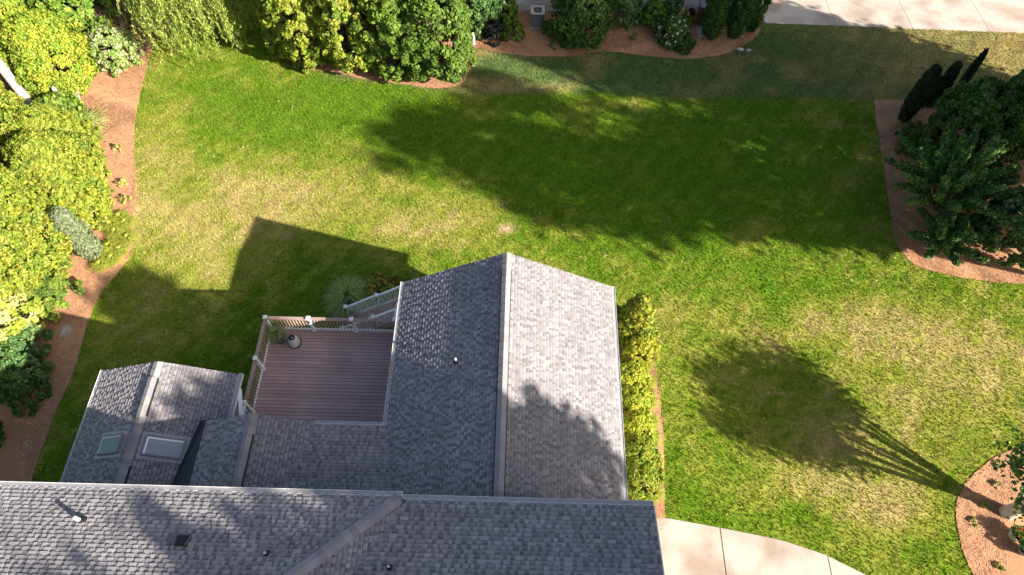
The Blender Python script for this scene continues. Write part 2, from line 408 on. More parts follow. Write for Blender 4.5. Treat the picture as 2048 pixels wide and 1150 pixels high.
# ------------------------------------------------------------------ shingled roofs
def clip(poly, inside_poly):
    """Sutherland-Hodgman, both in 2-D, clip polygon convex and counter-clockwise"""
    out = poly
    n = len(inside_poly)
    for i in range(n):
        ax, ay = inside_poly[i]; bx, by = inside_poly[(i + 1) % n]
        if not out: return []
        inp, out = out, []
        def side(p): return (bx - ax) * (p[1] - ay) - (by - ay) * (p[0] - ax)
        for k in range(len(inp)):
            p, q = inp[k], inp[(k + 1) % len(inp)]; sp, sq = side(p), side(q)
            if sp >= 0: out.append(p)
            if (sp >= 0) != (sq >= 0):
                t = sp / (sp - sq); out.append((p[0] + t * (q[0] - p[0]), p[1] + t * (q[1] - p[1])))
    return out

TOOTH = [(.268, .254, .266), (.285, .270, .280), (.25, .237, .25), (.308, .292, .302), (.276, .262, .272), (.225, .214, .228)]
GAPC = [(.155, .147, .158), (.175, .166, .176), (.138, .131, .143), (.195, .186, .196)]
def shingle_plane(mb, pts, eave, lo, base=.0):
    """pts: planar convex 3-D outline; eave: a point on the eave; lo: unit vector along the eave.
    Real courses: wedges with a raised butt, wide 'teeth' over narrow recesses"""
    P = [Vector(p) for p in pts]; u = Vector(lo).normalized()
    nrm = (P[1] - P[0]).cross(P[2] - P[0]).normalized()
    if nrm.z < 0: nrm = -nrm; P.reverse()
    v = nrm.cross(u).normalized()
    if v.z < 0: v = -v; u = -u
    o = Vector(eave); Q = [((p - o).dot(u), (p - o).dot(v)) for p in P]
    ar = sum(Q[i][0] * Q[(i + 1) % len(Q)][1] - Q[(i + 1) % len(Q)][0] * Q[i][1] for i in range(len(Q)))
    if ar < 0: Q.reverse()
    def w3(a, b, h): return o + u * a + v * b + nrm * (h + base)
    e = .129; u0 = min(q[0] for q in Q); u1 = max(q[0] for q in Q); v0 = min(q[1] for q in Q); v1 = max(q[1] for q in Q)
    k0 = int(math.floor(v0 / e)); k1 = int(math.ceil(v1 / e))
    for k in range(k0, k1):
        vb, vt = k * e, (k + 1) * e; x = u0 - random.random() * 3; tooth = random.random() < .5
        shade = random.uniform(.93, 1.07)
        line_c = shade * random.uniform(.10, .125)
        while x < u1:
            wd = random.choice((.08, .11, .14, .17, .22)) if tooth else random.choice((.07, .10, .12, .16))
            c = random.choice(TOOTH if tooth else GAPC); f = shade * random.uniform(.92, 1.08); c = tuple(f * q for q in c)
            h1 = .036 if tooth else .018
            poly = clip([(x, vb), (x + wd, vb), (x + wd, vt), (x, vt)], Q)
            if len(poly) > 2:
                H = [h1 + (.004 - h1) * (q[1] - vb) / e for q in poly]
                top = [w3(q[0], q[1], h) for q, h in zip(poly, H)]; bot = [w3(q[0], q[1], 0) for q in poly]
                mb.poly(top, c); n = len(top)
                sp = clip([(x, vt - e * .17), (x + wd, vt - e * .17), (x + wd, vt), (x, vt)], Q)   # printed line, painted dark for the shade the next course's butt casts
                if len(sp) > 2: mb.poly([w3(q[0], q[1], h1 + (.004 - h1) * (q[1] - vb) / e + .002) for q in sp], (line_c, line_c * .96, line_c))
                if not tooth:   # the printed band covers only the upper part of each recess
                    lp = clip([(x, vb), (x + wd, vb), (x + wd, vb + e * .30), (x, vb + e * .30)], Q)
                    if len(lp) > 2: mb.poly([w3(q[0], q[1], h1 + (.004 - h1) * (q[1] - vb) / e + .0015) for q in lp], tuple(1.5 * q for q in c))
                for i in range(n): mb.poly([top[i], bot[i], bot[(i + 1) % n], top[(i + 1) % n]], c)
            x += wd; tooth = not tooth
    # the deck boards under the shingles
    mb.prism([w3(a, b, .001) for a, b in Q], [w3(a, b, -.10) for a, b in Q], (.10, .10, .11))

def ridge_caps(mb, a, b, w=.30, drop=.06, h=.03, step=.2):
    a = Vector(a); b = Vector(b); L = (b - a).length; d = (b - a) / L; s = d.cross(Vector((0, 0, 1))).normalized()
    upv = s.cross(d).normalized(); n = max(1, int(L / step)); t = L / n
    for k in range(n):
        p = a + d * (k * t); q = a + d * ((k + 1.25) * t); c0 = random.choice(TOOTH[:5]); c0 = tuple(c * random.uniform(.9, 1.0) for c in c0)
        hp, hq = h + .022, h + .006
        for sg in (1, -1):
            A = [p + upv * hp, q + upv * hq, q + s * sg * w / 2 + upv * (hq - drop), p + s * sg * w / 2 + upv * (hp - drop)]
            Bt = [x - upv * .02 for x in A]
            if sg < 0: A.reverse(); Bt.reverse()
            mb.prism(A, Bt, c0)

def ridge_vent(house, a, b, slope, w=.36, step=.28):
    """raised shingled vent along a ridge: box body, open louvre slots each side, caps on top"""
    a = Vector(a); b = Vector(b); d = (b - a).normalized(); s = d.cross(Vector((0, 0, 1))).normalized()
    m = MB(); drop = slope * w / 2
    for sg in (1, -1):
        A = [a + Vector((0, 0, .07)), b + Vector((0, 0, .07)), b + s * sg * (w / 2) + Vector((0, 0, .07 - drop)), a + s * sg * (w / 2) + Vector((0, 0, .07 - drop))]
        Bt = [x - Vector((0, 0, .10)) for x in A]
        if sg < 0: A.reverse(); Bt.reverse()
        m.prism(A, Bt)
    o = m.build('ridge_vent', M['dark'], house)
    c = MB(); ridge_caps(c, a + Vector((0, 0, .065)), b + Vector((0, 0, .065)), w - .05, drop * .85, .02, step)
    c.build('cap_shingles', M['ridge'], o, tone=True)

house = thing('house', 'grey shingled house with gabled wings and two skylights, filling the bottom of the view', 'house')

def gutter(a, b, name='gutter', w=.13, out=None):
    a = Vector(a); b = Vector(b); d = (b - a).normalized(); o = Vector(out)
    m = MB(); z = Vector((0, 0, 1))
    lip = [a + o * w, b + o * w]
    # front wall, floor, back wall
    for p, t in ((0.0, .012), (w, .011)):
        q = a + o * p; r = b + o * p
        top = [q + z * .02, r + z * .02, r + o * t + z * .02, q + o * t + z * .02]; bot = [x - z * .13 for x in top]
        m.prism(top, bot)
    top = [a - z * .10, b - z * .10, b + o * w - z * .10, a + o * w - z * .10]; m.prism(top, [x - z * .012 for x in top])
    for e_ in (a, b):
        q = e_ - d * .006; top = [q + z * .018, q + d * .012 + z * .018, q + d * .012 + o * (w + .016) + z * .018, q + o * (w + .016) + z * .018]
        m.prism(top, [x - z * .13 for x in top])
    g_ = m.build(name, M['whitetrim'], house)
    k = MB(); top = [a + o * .014 + z * .012, b + o * .014 + z * .012, b + o * (w - .006) - z * .002, a + o * (w - .006) - z * .002]
    k.prism(top, [x - z * .006 for x in top]); k.build('leaf_guard', M['guard'], g_)
    return g_

def roof(pts, eave, lo, parent=None):
    m = MB(); shingle_plane(m, pts, eave, lo); return m.build('roof', M['shingle'], parent or house, tone=True)

def rake(a, b, w=.05, h=.16, inset=0):
    m = MB(); a = Vector(a); b = Vector(b); m.beam(a - Vector((0, .045, h / 2 + .03)), b - Vector((0, .045, h / 2 + .03)), w, h)
    m.build('rake_trim', M['whitetrim'], house)

# main roof, left part (pitch 1:2) with a hip that dies into the lower right part
Z1, Y1, P1, XC = 8.62, 4.76, .5, -3.22
zr = Z1 + P1 * Y1
roof([(-19, Y1, Z1), (XC, Y1, Z1), (XC - Y1, 0, zr), (-19, 0, zr)], (-19, Y1, Z1), (1, 0, 0))
roof([(-19, -Y1, Z1), (XC, -Y1, Z1), (XC - Y1, 0, zr), (-19, 0, zr)], (-19, -Y1, Z1), (1, 0, 0))
roof([(XC, Y1, Z1), (XC, -Y1, Z1), (XC - Y1, 0, zr)], (XC, 0, Z1), (0, 1, 0))
m = MB(); ridge_caps(m, (XC - .05, Y1 - .05, Z1 + .03), (XC - Y1, 0, zr + .02), .34, .05, .02, .2); m.build('hip_cap', M['ridge'], house, tone=True)
m = MB(); ridge_caps(m, (-19, 0, zr), (XC - Y1, 0, zr), .34, .07, .02, .2); m.build('ridge_cap', M['ridge'], house, tone=True)
# main roof, right part, shallower
Z2, Y2, P2, XR = 8.53, 4.70, .30, 3.82
zr2 = Z2 + P2 * Y2
xv = XC - (zr2 - Z1) / P1; xe = XC + (Z1 - Z2) / P1
for sg in (1, -1):
    roof([(xe, sg * Y2, Z2), (XR, sg * Y2, Z2), (XR, 0, zr2), (xv, 0, zr2)], (0, sg * Y2, Z2), (1, 0, 0))
    rake((XR + .02, sg * (Y2 + .02), Z2), (XR + .02, 0, zr2))
m = MB(); ridge_caps(m, (xv, 0, zr2), (XR, 0, zr2), .34, .05, .02, .2); m.build('ridge_cap', M['ridge'], house, tone=True)
gutter((-19, Y1 + .01, Z1), (XC + .02, Y1 + .01, Z1), out=(0, 1, 0), w=.12)
gutter((XC + .06, Y2 + .01, Z2), (XR, Y2 + .01, Z2), out=(0, 1, 0), w=.12)
# big gable wing to the right of the deck
WR, WX, WL, WRt, WE, WP = 7.70, -.52, -4.51, 3.48, 13.64, .55
zl = WR - WP * (WX - WL); zrr = WR - WP * (WRt - WX)
roof([(WX, WE, WR), (WX, 4.32, WR), (WL, 4.32, zl), (WL, WE, zl)], (WL, 8, zl), (0, 1, 0))
roof([(WX, WE, WR), (WX, 4.32, WR), (WRt, 4.32, zrr), (WRt, WE, zrr)], (WRt, 8, zrr), (0, 1, 0))
ridge_vent(house, (WX, 12.9, WR + .012), (WX, 4.35, WR + .012), WP)
m = MB(); ridge_caps(m, (WX, WE - .02, WR + .02), (WX, 12.92, WR + .02), .34, .09, .02, .2); m.build('ridge_cap', M['ridge'], house, tone=True)
rake((WX, WE + .02, WR), (WL, WE + .02, zl)); rake((WX, WE + .02, WR), (WRt, WE + .02, zrr))
gutter((WL - .01, 7.95, zl), (WL - .01, WE, zl), out=(-1, 0, 0), w=.10)
gutter((WRt + .01, 4.9, zrr), (WRt + .01, WE, zrr), out=(1, 0, 0), w=.10)
# low roof between the wing and the small gable
BY, BZ, BM = 7.90, 5.50, .12
GX, GR, GS, GL, GRt, GY = -8.80, 6.35, .46, -10.67, -6.98, 7.92
zb = BZ + BM * (BY - 4.32)
xr_ = WL + (zb - zl) / WP; xl_ = GX + (GR - zb) / GS
roof([(GRt, BY, BZ), (WL, BY, BZ), (xr_, 4.32, zb), (xl_, 4.32, zb)], (-5, BY, BZ), (1, 0, 0))
gutter((GRt + .03, BY + .01, BZ), (WL - .01, BY + .01, BZ), out=(0, 1, 0), w=.10)
# small gable
zg = GR - GS * (GRt - GX); zgl = GR - GS * (GX - GL)
roof([(GX, GY, GR), (GX, 4.32, GR), (xl_, 4.32, zb), (GRt, GY, zg)], (GRt, 7, zg), (0, 1, 0))
roof([(GX, GY, GR), (GX, 4.32, GR), (GL, 4.32, zgl), (GL, GY, zgl)], (GL, 7, zgl), (0, 1, 0))
ridge_vent(house, (GX, 7.2, GR + .012), (GX, 4.35, GR + .012), GS)
m = MB(); ridge_caps(m, (GX, GY - .02, GR + .02), (GX, 7.22, GR + .02), .34, .07, .02, .2); m.build('ridge_cap', M['ridge'], house, tone=True)
rake((GX, GY + .02, GR), (GL, GY + .02, zgl)); rake((GX, GY + .02, GR), (GRt, GY + .02, zg))
# left wing with the skylights
LX, LR, LP, LH, LE = -12.97, 5.50, .39, 2.56, 10.09
zle = LR - LP * LH
for sg in (1, -1):
    roof([(LX, LE, LR), (LX, 4.32, LR), (LX + sg * LH, 4.32, zle), (LX + sg * LH, LE, zle)], (LX + sg * LH, 7, zle), (0, 1, 0))
    rake((LX, LE + .02, LR), (LX + sg * LH, LE + .02, zle))
ridge_vent(house, (LX, 9.45, LR + .012), (LX, 8.05, LR + .012), LP); ridge_vent(house, (LX, 6.30, LR + .012), (LX, 4.35, LR + .012), LP)
m = MB(); ridge_caps(m, (LX, LE - .02, LR + .02), (LX, 9.47, LR + .02), .34, .06, .02, .2); m.build('ridge_cap', M['ridge'], house, tone=True)
m = MB(); ridge_caps(m, (LX, 8.03, LR + .02), (LX, 6.32, LR + .02), .34, .06, .02, .2); m.build('ridge_cap', M['ridge'], house, tone=True)
gutter((LX + LH + .01, 7.0, zle), (LX + LH + .01, LE + .03, zle), out=(1, 0, 0), w=.12)
gutter((LX - LH - .01, 4.9, zle), (LX - LH - .01, LE + .03, zle), out=(-1, 0, 0), w=.06)
# black membrane cricket between left wing and small gable
m = MB()
A = Vector((-11.22, 8.15, 4.84)); Bq = Vector((GL + .02, 8.0, 5.42)); Cq = Vector((-10.28, 5.55, 5.70)); D = Vector((-11.55, 5.72, 5.0))
Cq2 = Cq + (Cq - Bq) * .5; D2 = D + (D - A) * .5
top = [A, D, D2, Cq2, Cq, Bq]; m.prism(top, [p - Vector((0, 0, .5)) for p in top]); m.build('valley_membrane', M['membrane'], house)

# walls under the roofs
def wall_block(x0, x1, y0, y1, z1):
    m = MB(); m.box((x0, y0, -.1), (x1, y1, z1)); return m
w = wall_block(-18.6, 3.4, -4.3, 4.3, 8.30)
w.prism([(-18.6, -.01, zr - .2), (-18.6, .01, zr - .2), (-18.6, 4.3, 8.30), (-18.6, -4.3, 8.30)], [(-18.4, -.01, zr - .2), (-18.4, .01, zr - .2), (-18.4, 4.3, 8.3), (-18.4, -4.3, 8.3)])
w.prism([(3.4, -4.3, 8.30), (3.4, 4.3, 8.30), (3.4, .01, zr2 - .15), (3.4, -.01, zr2 - .15)], [(3.2, -4.3, 8.30), (3.2, 4.3, 8.30), (3.2, .01, zr2 - .15), (3.2, -.01, zr2 - .15)])
w.build('wall', M['siding'], house)
def gable_body(x0, x1, xr, y0, y1, zlo, zhi):
    m = MB(); a = [(x0, y1, 0), (x1, y1, 0), (x1, y1, zlo), (xr, y1, zhi), (x0, y1, zlo)]; b = [(p[0], y0, p[2]) for p in a]
    m.prism(list(reversed(a)), list(reversed(b))); m.build('wall', M['siding'], house)
gable_body(WL + .45, WRt - .4, WX, 4.31, WE - .35, zl + .1, WR - .16)
gable_body(LX - LH + .35, LX + LH - .35, LX, 4.31, LE - .35, zle - .02, LR - .16)
gable_body(GL + .3, GRt - .1, GX, 4.31, GY - .3, zg - .12, GR - .16)
m = MB(); m.box((GRt - .1, 4.31, 2.3), (WL + .45, 7.45, BZ - .12)); m.build('wall', M['siding'], house)
# windows on the gable ends and over the deck
def window(cx, y, cz, wd, ht, axis='y', xw=None):
    f = MB(); t = .06
    def bx(m, u0, u1, z0, z1, d0, d1):
        if axis == 'y': m.box((u0, y + d0, z0), (u1, y + d1, z1))
        else: m.box((min(xw + d0 * axis[0], xw + d1 * axis[0]), u0, z0), (max(xw + d0 * axis[0], xw + d1 * axis[0]), u1, z1))
    for u0, u1, z0, z1 in ((cx - wd / 2 - t, cx - wd / 2, cz - ht / 2, cz + ht / 2), (cx + wd / 2, cx + wd / 2 + t, cz - ht / 2, cz + ht / 2), (cx - wd / 2 - t, cx + wd / 2 + t, cz + ht / 2, cz + ht / 2 + t), (cx - wd / 2 - t, cx + wd / 2 + t, cz - ht / 2 - t, cz - ht / 2), (cx - .02, cx + .02, cz - ht / 2, cz + ht / 2)):
        bx(f, u0, u1, z0, z1, -.02, .05)
    o = f.build('window', M['white'], house); g_ = MB(); bx(g_, cx - wd / 2, cx + wd / 2, cz - ht / 2, cz + ht / 2, -.01, .02); g_.build('pane', M['glassgrey'], o)
for cx in (-2.2, 1.2): window(cx, WE - .35, 3.6, 1.0, 1.5)
window(LX, LE - .35, 3.0, 1.6, 1.4); window(-5.6, 7.45, 3.75, 1.6, 2.0)

# skylights
def skylight(xc, yc, wx, wy, sg, glass, gname, lbl):
    sl = LP * sg; zz = lambda x: LR - LP * abs(x - LX)
    dn = Vector((LP * sg, 0, 1)).normalized(); dx = Vector((1, 0, -LP * sg)).normalized(); c = Vector((xc, yc, zz(xc)))
    def q(u, v, h): return c + dx * u + Vector((0, 1, 0)) * v + dn * h
    hx, hy = wx / 2, wy / 2; f = MB(); t = .055
    for u0, u1, v0, v1 in ((-hx, -hx + t, -hy, hy), (hx - t, hx, -hy, hy), (-hx + t, hx - t, -hy, -hy + t), (-hx + t, hx - t, hy - t, hy)):
        f.prism([q(u0, v0, .13), q(u1, v0, .13), q(u1, v1, .13), q(u0, v1, .13)], [q(u0, v0, -.02), q(u1, v0, -.02), q(u1, v1, -.02), q(u0, v1, -.02)])
    fr = f.build('skylight', M['acgrey'], house); fr['label'] = lbl
    i = MB(); s = .06
    for u0, u1, v0, v1 in ((-hx + t, -hx + t + s, -hy + t, hy - t), (-hx + t + s, hx - t, hy - t - s, hy - t)):
        i.prism([q(u0, v0, .108), q(u1, v0, .108), q(u1, v1, .108), q(u0, v1, .108)], [q(u0, v0, .05), q(u1, v0, .05), q(u1, v1, .05), q(u0, v1, .05)])
    i.build('inner_edge', M['white'] if sg > 0 else M['cream'], fr)
    g_ = MB(); g_.prism([q(-hx + t, -hy + t, .10), q(hx - t, -hy + t, .10), q(hx - t, hy - t, .10), q(-hx + t, hy - t, .10)], [q(-hx + t, -hy + t, .06), q(hx - t, -hy + t, .06), q(hx - t, hy - t, .06), q(-hx + t, hy - t, .06)])
    g_.build('glass', glass, fr)
    fl = MB(); e = .12
    for u0, u1, v0, v1 in ((-hx - e, hx + e, -hy - e, -hy), (-hx - e, hx + e, hy, hy + e), (-hx - e, -hx, -hy, hy), (hx, hx + e, -hy, hy)):
        fl.prism([q(u0, v0, .034), q(u1, v0, .034), q(u1, v1, .034), q(u0, v1, .034)], [q(u0, v0, 0), q(u1, v0, 0), q(u1, v1, 0), q(u0, v1, 0)])
    fl.build('flashing', M['guard'], fr)
skylight(-13.87, 7.10, .98, .68, -1, M['glassgreen'], 'g', 'skylight with reflected tree green painted into its glass on the left slope')
skylight(-12.06, 7.04, 1.28, .70, 1, M['glassgrey'], 'g', 'skylight with plain grey glass on the right slope')

# pipes and vents through the roof
def pipe(x, y, z, r, h, boot=True, lean=(0, 0)):
    m = MB(); top = Vector((x + lean[0], y + lean[1], z + h))
    m.tube([(x, y, z - .1), top, top + Vector((0, 0, .004)), top - Vector((0, 0, .05))], [r, r, r * .78, r * .76], 14, cap=False)
    o = m.build('vent_pipe', M['cream'], house)
    i = MB(); i.tube([(x, y, z - .09), top - Vector((0, 0, .035))], r * .74, 14); i.build('bore', M['dark'], o)
    if boot:
        b = MB(); b.lathe((x, y, z), [(r * 2.6, -.01), (r * 2.4, .035), (r * 1.5, .06), (r * 1.25, .16), (r * 1.0, .17)], 16); b.build('boot', M['black'], o)
def main_z(y): return Z1 + P1 * (Y1 - y)
def pipe_on_main(px, py, r, h, low=False):
    x, y = at(px, py, 9.3)
    for _ in range(8):
        z = (Z2 + P2 * (Y2 - y)) if low else main_z(y); x, y = at(px, py, z)
    pipe(x, y, z, r, h); return x, y, z
pipe_on_main(164, 1042, .055, .36); pipe_on_main(534, 1108, .036, .20); pipe_on_main(779, 1135, .036, .20, True)
x, y = at(912, 724, 6.8); pipe(x, y, WR - WP * abs(x - WX), .038, .26)
# square black roof vent
x, y = at(368, 1080, 9.4)
for _ in range(8): z = main_z(y); x, y = at(368, 1080, z)
m = MB(); ww = .18; hgt = .30
m.prism([(x - ww * .7, y + ww * .5, z + .12), (x - ww * .7, y - ww, z + .22), (x + ww * .7, y - ww, z + .22), (x + ww * .7, y + ww * .5, z + .12)], [(x - ww, y + ww, z - .15), (x - ww, y - ww, z + .05), (x + ww, y - ww, z + .05), (x + ww, y + ww, z - .15)])
o = m.build('roof_vent', M['black'], house)
m = MB(); m.beam((x + ww * .90, y + ww * .6, z + .03), (x + ww * .80, y - ww * .8, z + .18), .02, .04); m.build('louvre', M['acgrey'], o)
# slanting downspout from the left wing's gutter to the deck corner
m = MB(); m.beam((-10.28, 9.55, 4.42), (-10.12, 8.75, 4.25), .12, .09); m.beam((-10.12, 8.75, 4.25), (-9.98, 8.2, 4.15), .12, .09)
m.build('downspout', M['white'], house)

# ------------------------------------------------------------------ deck with its rail and stair
DZ = 2.60
deck = thing('deck', 'raised brown deck with white posts, brown rails and a stair down to the lawn', 'deck', (-7.4, 10.5, 0))
DO = (-7.4, 10.5, 0)
BR = [(.44, .285, .262), (.42, .275, .255), (.46, .30, .275), (.435, .285, .268), (.45, .295, .28)]
m = MB(); yb = 13.02
while yb > 7.45:
    x = -10.36; yb2 = yb - .131
    cuts = [x, random.uniform(-9.2, -6.2), -3.9]
    for a, b in zip(cuts, cuts[1:]):
        c = random.choice(BR); f = random.uniform(.9, 1.1); m.box((a + .002, yb2, DZ - .03), (b - .002, yb, DZ), tuple(f * q for q in c))
    yb -= .1455
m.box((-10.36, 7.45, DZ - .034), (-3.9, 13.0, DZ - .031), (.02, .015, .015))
m.build('decking', M['board'], deck, DO, tone=True)
m = MB(); m.box((-10.4, 13.02, DZ - .32), (-4.06, 13.06, DZ - .002)); m.box((-10.4, 7.6, DZ - .32), (-10.37, 13.02, DZ - .002)); m.build('fascia', M['white'], deck, DO)
m = MB()
for x in np.arange(-10.2, -4.2, .41): m.box((x, 7.6, DZ - .27), (x + .04, 13.0, DZ - .036))
m.build('joists', M['wood'], deck, DO)
def post(x, y, z0, z1, w=.105, cap=True):
    m = MB(); m.box((x - w / 2, y - w / 2, z0), (x + w / 2, y + w / 2, z1 - .05)); o = m.build('post', M['white'], deck, DO)
    c = MB(); k = w / 2 + .028; c.box((x - k, y - k, z1 - .05), (x + k, y + k, z1 - .02))
    t = [(x - k * .9, y - k * .9, z1 - .02), (x + k * .9, y - k * .9, z1 - .02), (x + k * .9, y + k * .9, z1 - .02), (x - k * .9, y + k * .9, z1 - .02)]
    for q in range(4): c.poly([t[q], t[(q + 1) % 4], (x, y, z1 + .012)])
    c.build('post_cap', M['white'], o, DO)
    l = MB(); l.tube([(x, y - w / 2 - .02, z1 - .30), (x, y - w / 2 - .02, z1 - .22)], .035, 8); l.build('post_light', M['black'], o, DO)
    # skirt
    s = MB(); k = w / 2 + .02; s.box((x - k, y - k, z0), (x + k, y + k, z0 + .06)); s.build('post_skirt', M['white'], o, DO)
fx = [-10.32, -8.57, -6.82, -5.07]
for x in fx: post(x, 12.98, DZ, DZ + 1.10)
for y in (11.16, 9.32): post(-10.32, y, DZ, DZ + 1.10)
for x in (-10.3, -7.3, -4.4):
    for y in (12.8, 8.6):
        m = MB(); m.box((x - .07, y - .07, 0), (x + .07, y + .07, DZ - .27)); m.build('support_post', M['white'], deck, DO)
def rail(a, b, brown=True, pick=None):
    a = Vector(a); b = Vector(b); z = Vector((0, 0, 1)); L = (b - a).length; d = (b - a) / L
    if brown:
        m = MB(); m.beam(a + z * .985, b + z * .985, .14, .03); m.build('top_rail', M['railbrown'], deck, DO)
        m = MB(); m.beam(a + z * .93, b + z * .93, .05, .075); m.build('sub_rail', M['white'], deck, DO)
    else:
        m = MB(); m.beam(a + z * .95, b + z * .95, .09, .07); m.build('top_rail', M['white'], deck, DO)
    m = MB(); m.beam(a + z * .11, b + z * .11, .06, .08); m.build('bottom_rail', M['white'], deck, DO)
    n = int(round(L / .125)); p = MB()
    for k in range(1, n):
        q = a + d * (L * k / n); p.box((q.x - .019, q.y - .019, q.z + .13), (q.x + .019, q.y + .019, q.z + .91))
    p.build('baluster_row', M['picket'] if brown else M['white'], deck, DO)
for a, b in zip(fx, fx[1:]): rail((a + .05, 12.98, DZ), (b - .05, 12.98, DZ))
rail((-10.32, 12.92, DZ), (-10.32, 11.22, DZ)); rail((-10.32, 11.10, DZ), (-10.32, 9.38, DZ))
rail((-10.32, 9.26, DZ), (-10.32, 8.2, DZ), False)
# stair: rises to the right, treads parallel to the house
SX0, SX1, SY0, SY1 = -7.9, -4.15, 13.90, 14.98
slope_ = DZ / (SX1 - SX0)
nst = 14; rise = DZ / nst; run = (SX1 - SX0) / nst
for k in range(nst):
    m = MB(); x0 = SX0 + k * run; z = (k + 1) * rise; c = random.choice(BR); c = (c[0] * 1.15, c[1] * 1.25, c[2] * 1.15)
    for h in (0, 1): m.box((x0 - .02 + h * (run / 2), SY0 + .05, z - .03), (x0 - .02 + (h + 1) * run / 2 - .006, SY1 - .05, z), c)
    o = m.build('tread', M['board'], deck, DO, tone=True)
m = MB()
for y in (SY0 + .02, SY1 - .02): m.beam((SX0, y, rise * .5 - .05), (SX1, y, DZ - .12), .04, .26)
m.build('stringer', M['white'], deck, DO)
m = MB(); m.box((SX1, 13.07, DZ - .03), (SX1 + 1.2, SY1, DZ), BR[0]); m.box((-5.0, 13.07, DZ - .03), (SX1, SY0, DZ), BR[1]); m.build('landing', M['board'], deck, DO, tone=True)
def sz(x): return max(0, (x - SX0) * slope_)
for y, xs in ((SY1, (SX0, -6.32, -4.9)), (SY0, (-6.32, -5.0))):
    for x in xs: post(x, y, sz(x) - .12 if x > SX0 else 0, sz(x) + 1.13)
    for a, b in zip(xs, xs[1:]): rail((a + .05, y, sz(a) + .06), (b - .05, y, sz(b) + .06), False)
rail((SX0 + .05, SY0, .1), (-6.38, SY0, sz(-6.32)), False); post(SX0, SY0, 0, 1.13)
m = MB(); m.beam((-5.05, 13.85, DZ + .95), (-5.07, 13.05, DZ + .98), .09, .07); m.build('top_rail', M['white'], deck, DO)

# ------------------------------------------------------------------ foliage
def unit(v): return v / np.maximum(np.linalg.norm(v, axis=-1, keepdims=True), 1e-9)
def leaves(name, P, N, size, cols, m, parent=None, aspect=1.7, tilt=.7, cvar=.18, droop=0.0, hue=.08, pal_idx=None):
    """diamond leaves at points P (n,3), facing about N"""
    n = len(P); N = unit(N + rng.normal(0, tilt, (n, 3)))
    A = unit(np.cross(N, rng.normal(0, 1, (n, 3)))); A[:, 2] -= droop; A = unit(A); B = unit(np.cross(N, A))
    s = size * rng.uniform(.6, 1.35, (n, 1)); L = A * s * .5 * aspect; W = B * s * .5
    nn = unit(np.cross(A, B)) * s * .12
    V = np.stack([P - L, P + W + nn, P + L, P - W + nn], 1)
    cols = np.asarray(cols, float); i = rng.integers(0, len(cols), n) if pal_idx is None else pal_idx
    c = cols[i] * rng.uniform(1 - cvar, 1 + cvar, (n, 1)) * (1 + rng.normal(0, hue, (n, 3)))
    return np_mesh(name, V, None, np.clip(c, .002, .95), m, parent)

def tube_np(mb, pts, r0, r1, seg=6):
    n = len(pts); mb.tube(pts, [r0 + (r1 - r0) * k / (n - 1) for k in range(n)], seg)

YG = [(.27, .33, .035), (.32, .36, .04), (.15, .23, .03), (.36, .38, .06), (.22, .29, .035)]      # yellow-green conifer, the yellow of direct sun put into its leaf colour
MG = [(.10, .19, .02), (.14, .24, .025), (.08, .15, .02), (.18, .27, .03)]
DG = [(.055, .13, .02), (.08, .165, .028), (.042, .10, .018), (.12, .21, .035)]
BG = [(.06, .14, .035), (.09, .19, .045), (.045, .105, .03), (.15, .25, .07)]

def crown_points(n, rx, ry, h, shape, z0, clump=.16, nclump=None):
    """points and outward normals over a lumpy crown standing on z0: 'cone', 'oval', 'column', 'dome'"""
    nc = nclump or max(40, int(n / (9 if shape == 'column' else 45)))
    if shape == 'column': clump = max(clump, .30)
    def surf(k):
        t = rng.uniform(0, 1, k) ** .85; a = rng.uniform(0, 2 * math.pi, k)
        if shape == 'cone': r = np.clip((1 - t) ** .75, 0, 1) * np.clip(t * 9, .55, 1)
        elif shape == 'column': r = np.clip(np.sin(np.clip(t, .03, .99) * math.pi) ** .38, .1, 1) * (1 - .25 * t)
        elif shape == 'dome': r = np.sqrt(np.clip(1 - t ** 2.2, 0, 1)) * np.clip(.8 + t * 2, 0, 1)
        else: r = np.sqrt(np.clip(1 - (2 * t - .86) ** 2 / 1.3, .02, 1))
        return t, a, r
    t, a, r = surf(nc)
    ph = rng.uniform(0, 6.28, 3); amp = .07 if shape in ('column', 'cone') else .12
    bump = 1 + rng.normal(0, .10, nc) + amp * np.sin(3 * a + ph[0] + 2.5 * t) + amp * .8 * np.sin(5 * a + ph[1] - 5 * t) + amp * .5 * np.sin(9 * t + ph[2] + a)
    cen = np.stack([rx * r * bump * np.cos(a) * .93, ry * r * bump * np.sin(a) * .93, z0 + h * t], -1)
    nor = unit(np.stack([np.cos(a), np.sin(a), .35 + .8 * (t - .4)], -1))
    i = rng.integers(0, nc, n); rad = clump * max(rx, ry) * rng.uniform(.6, 1.3, nc)
    d = rng.normal(0, 1, (n, 3)); d = unit(d) * rng.uniform(.25, 1, (n, 1)) ** .5
    d = np.where((d * nor[i]).sum(-1, keepdims=True) < -.35, -d, d)
    P = cen[i] + d * rad[i][:, None] * np.array([1, 1, 1.0])
    P[:, 2] = np.maximum(P[:, 2], .02)
    return P, unit(nor[i] * .7 + d * .8), i

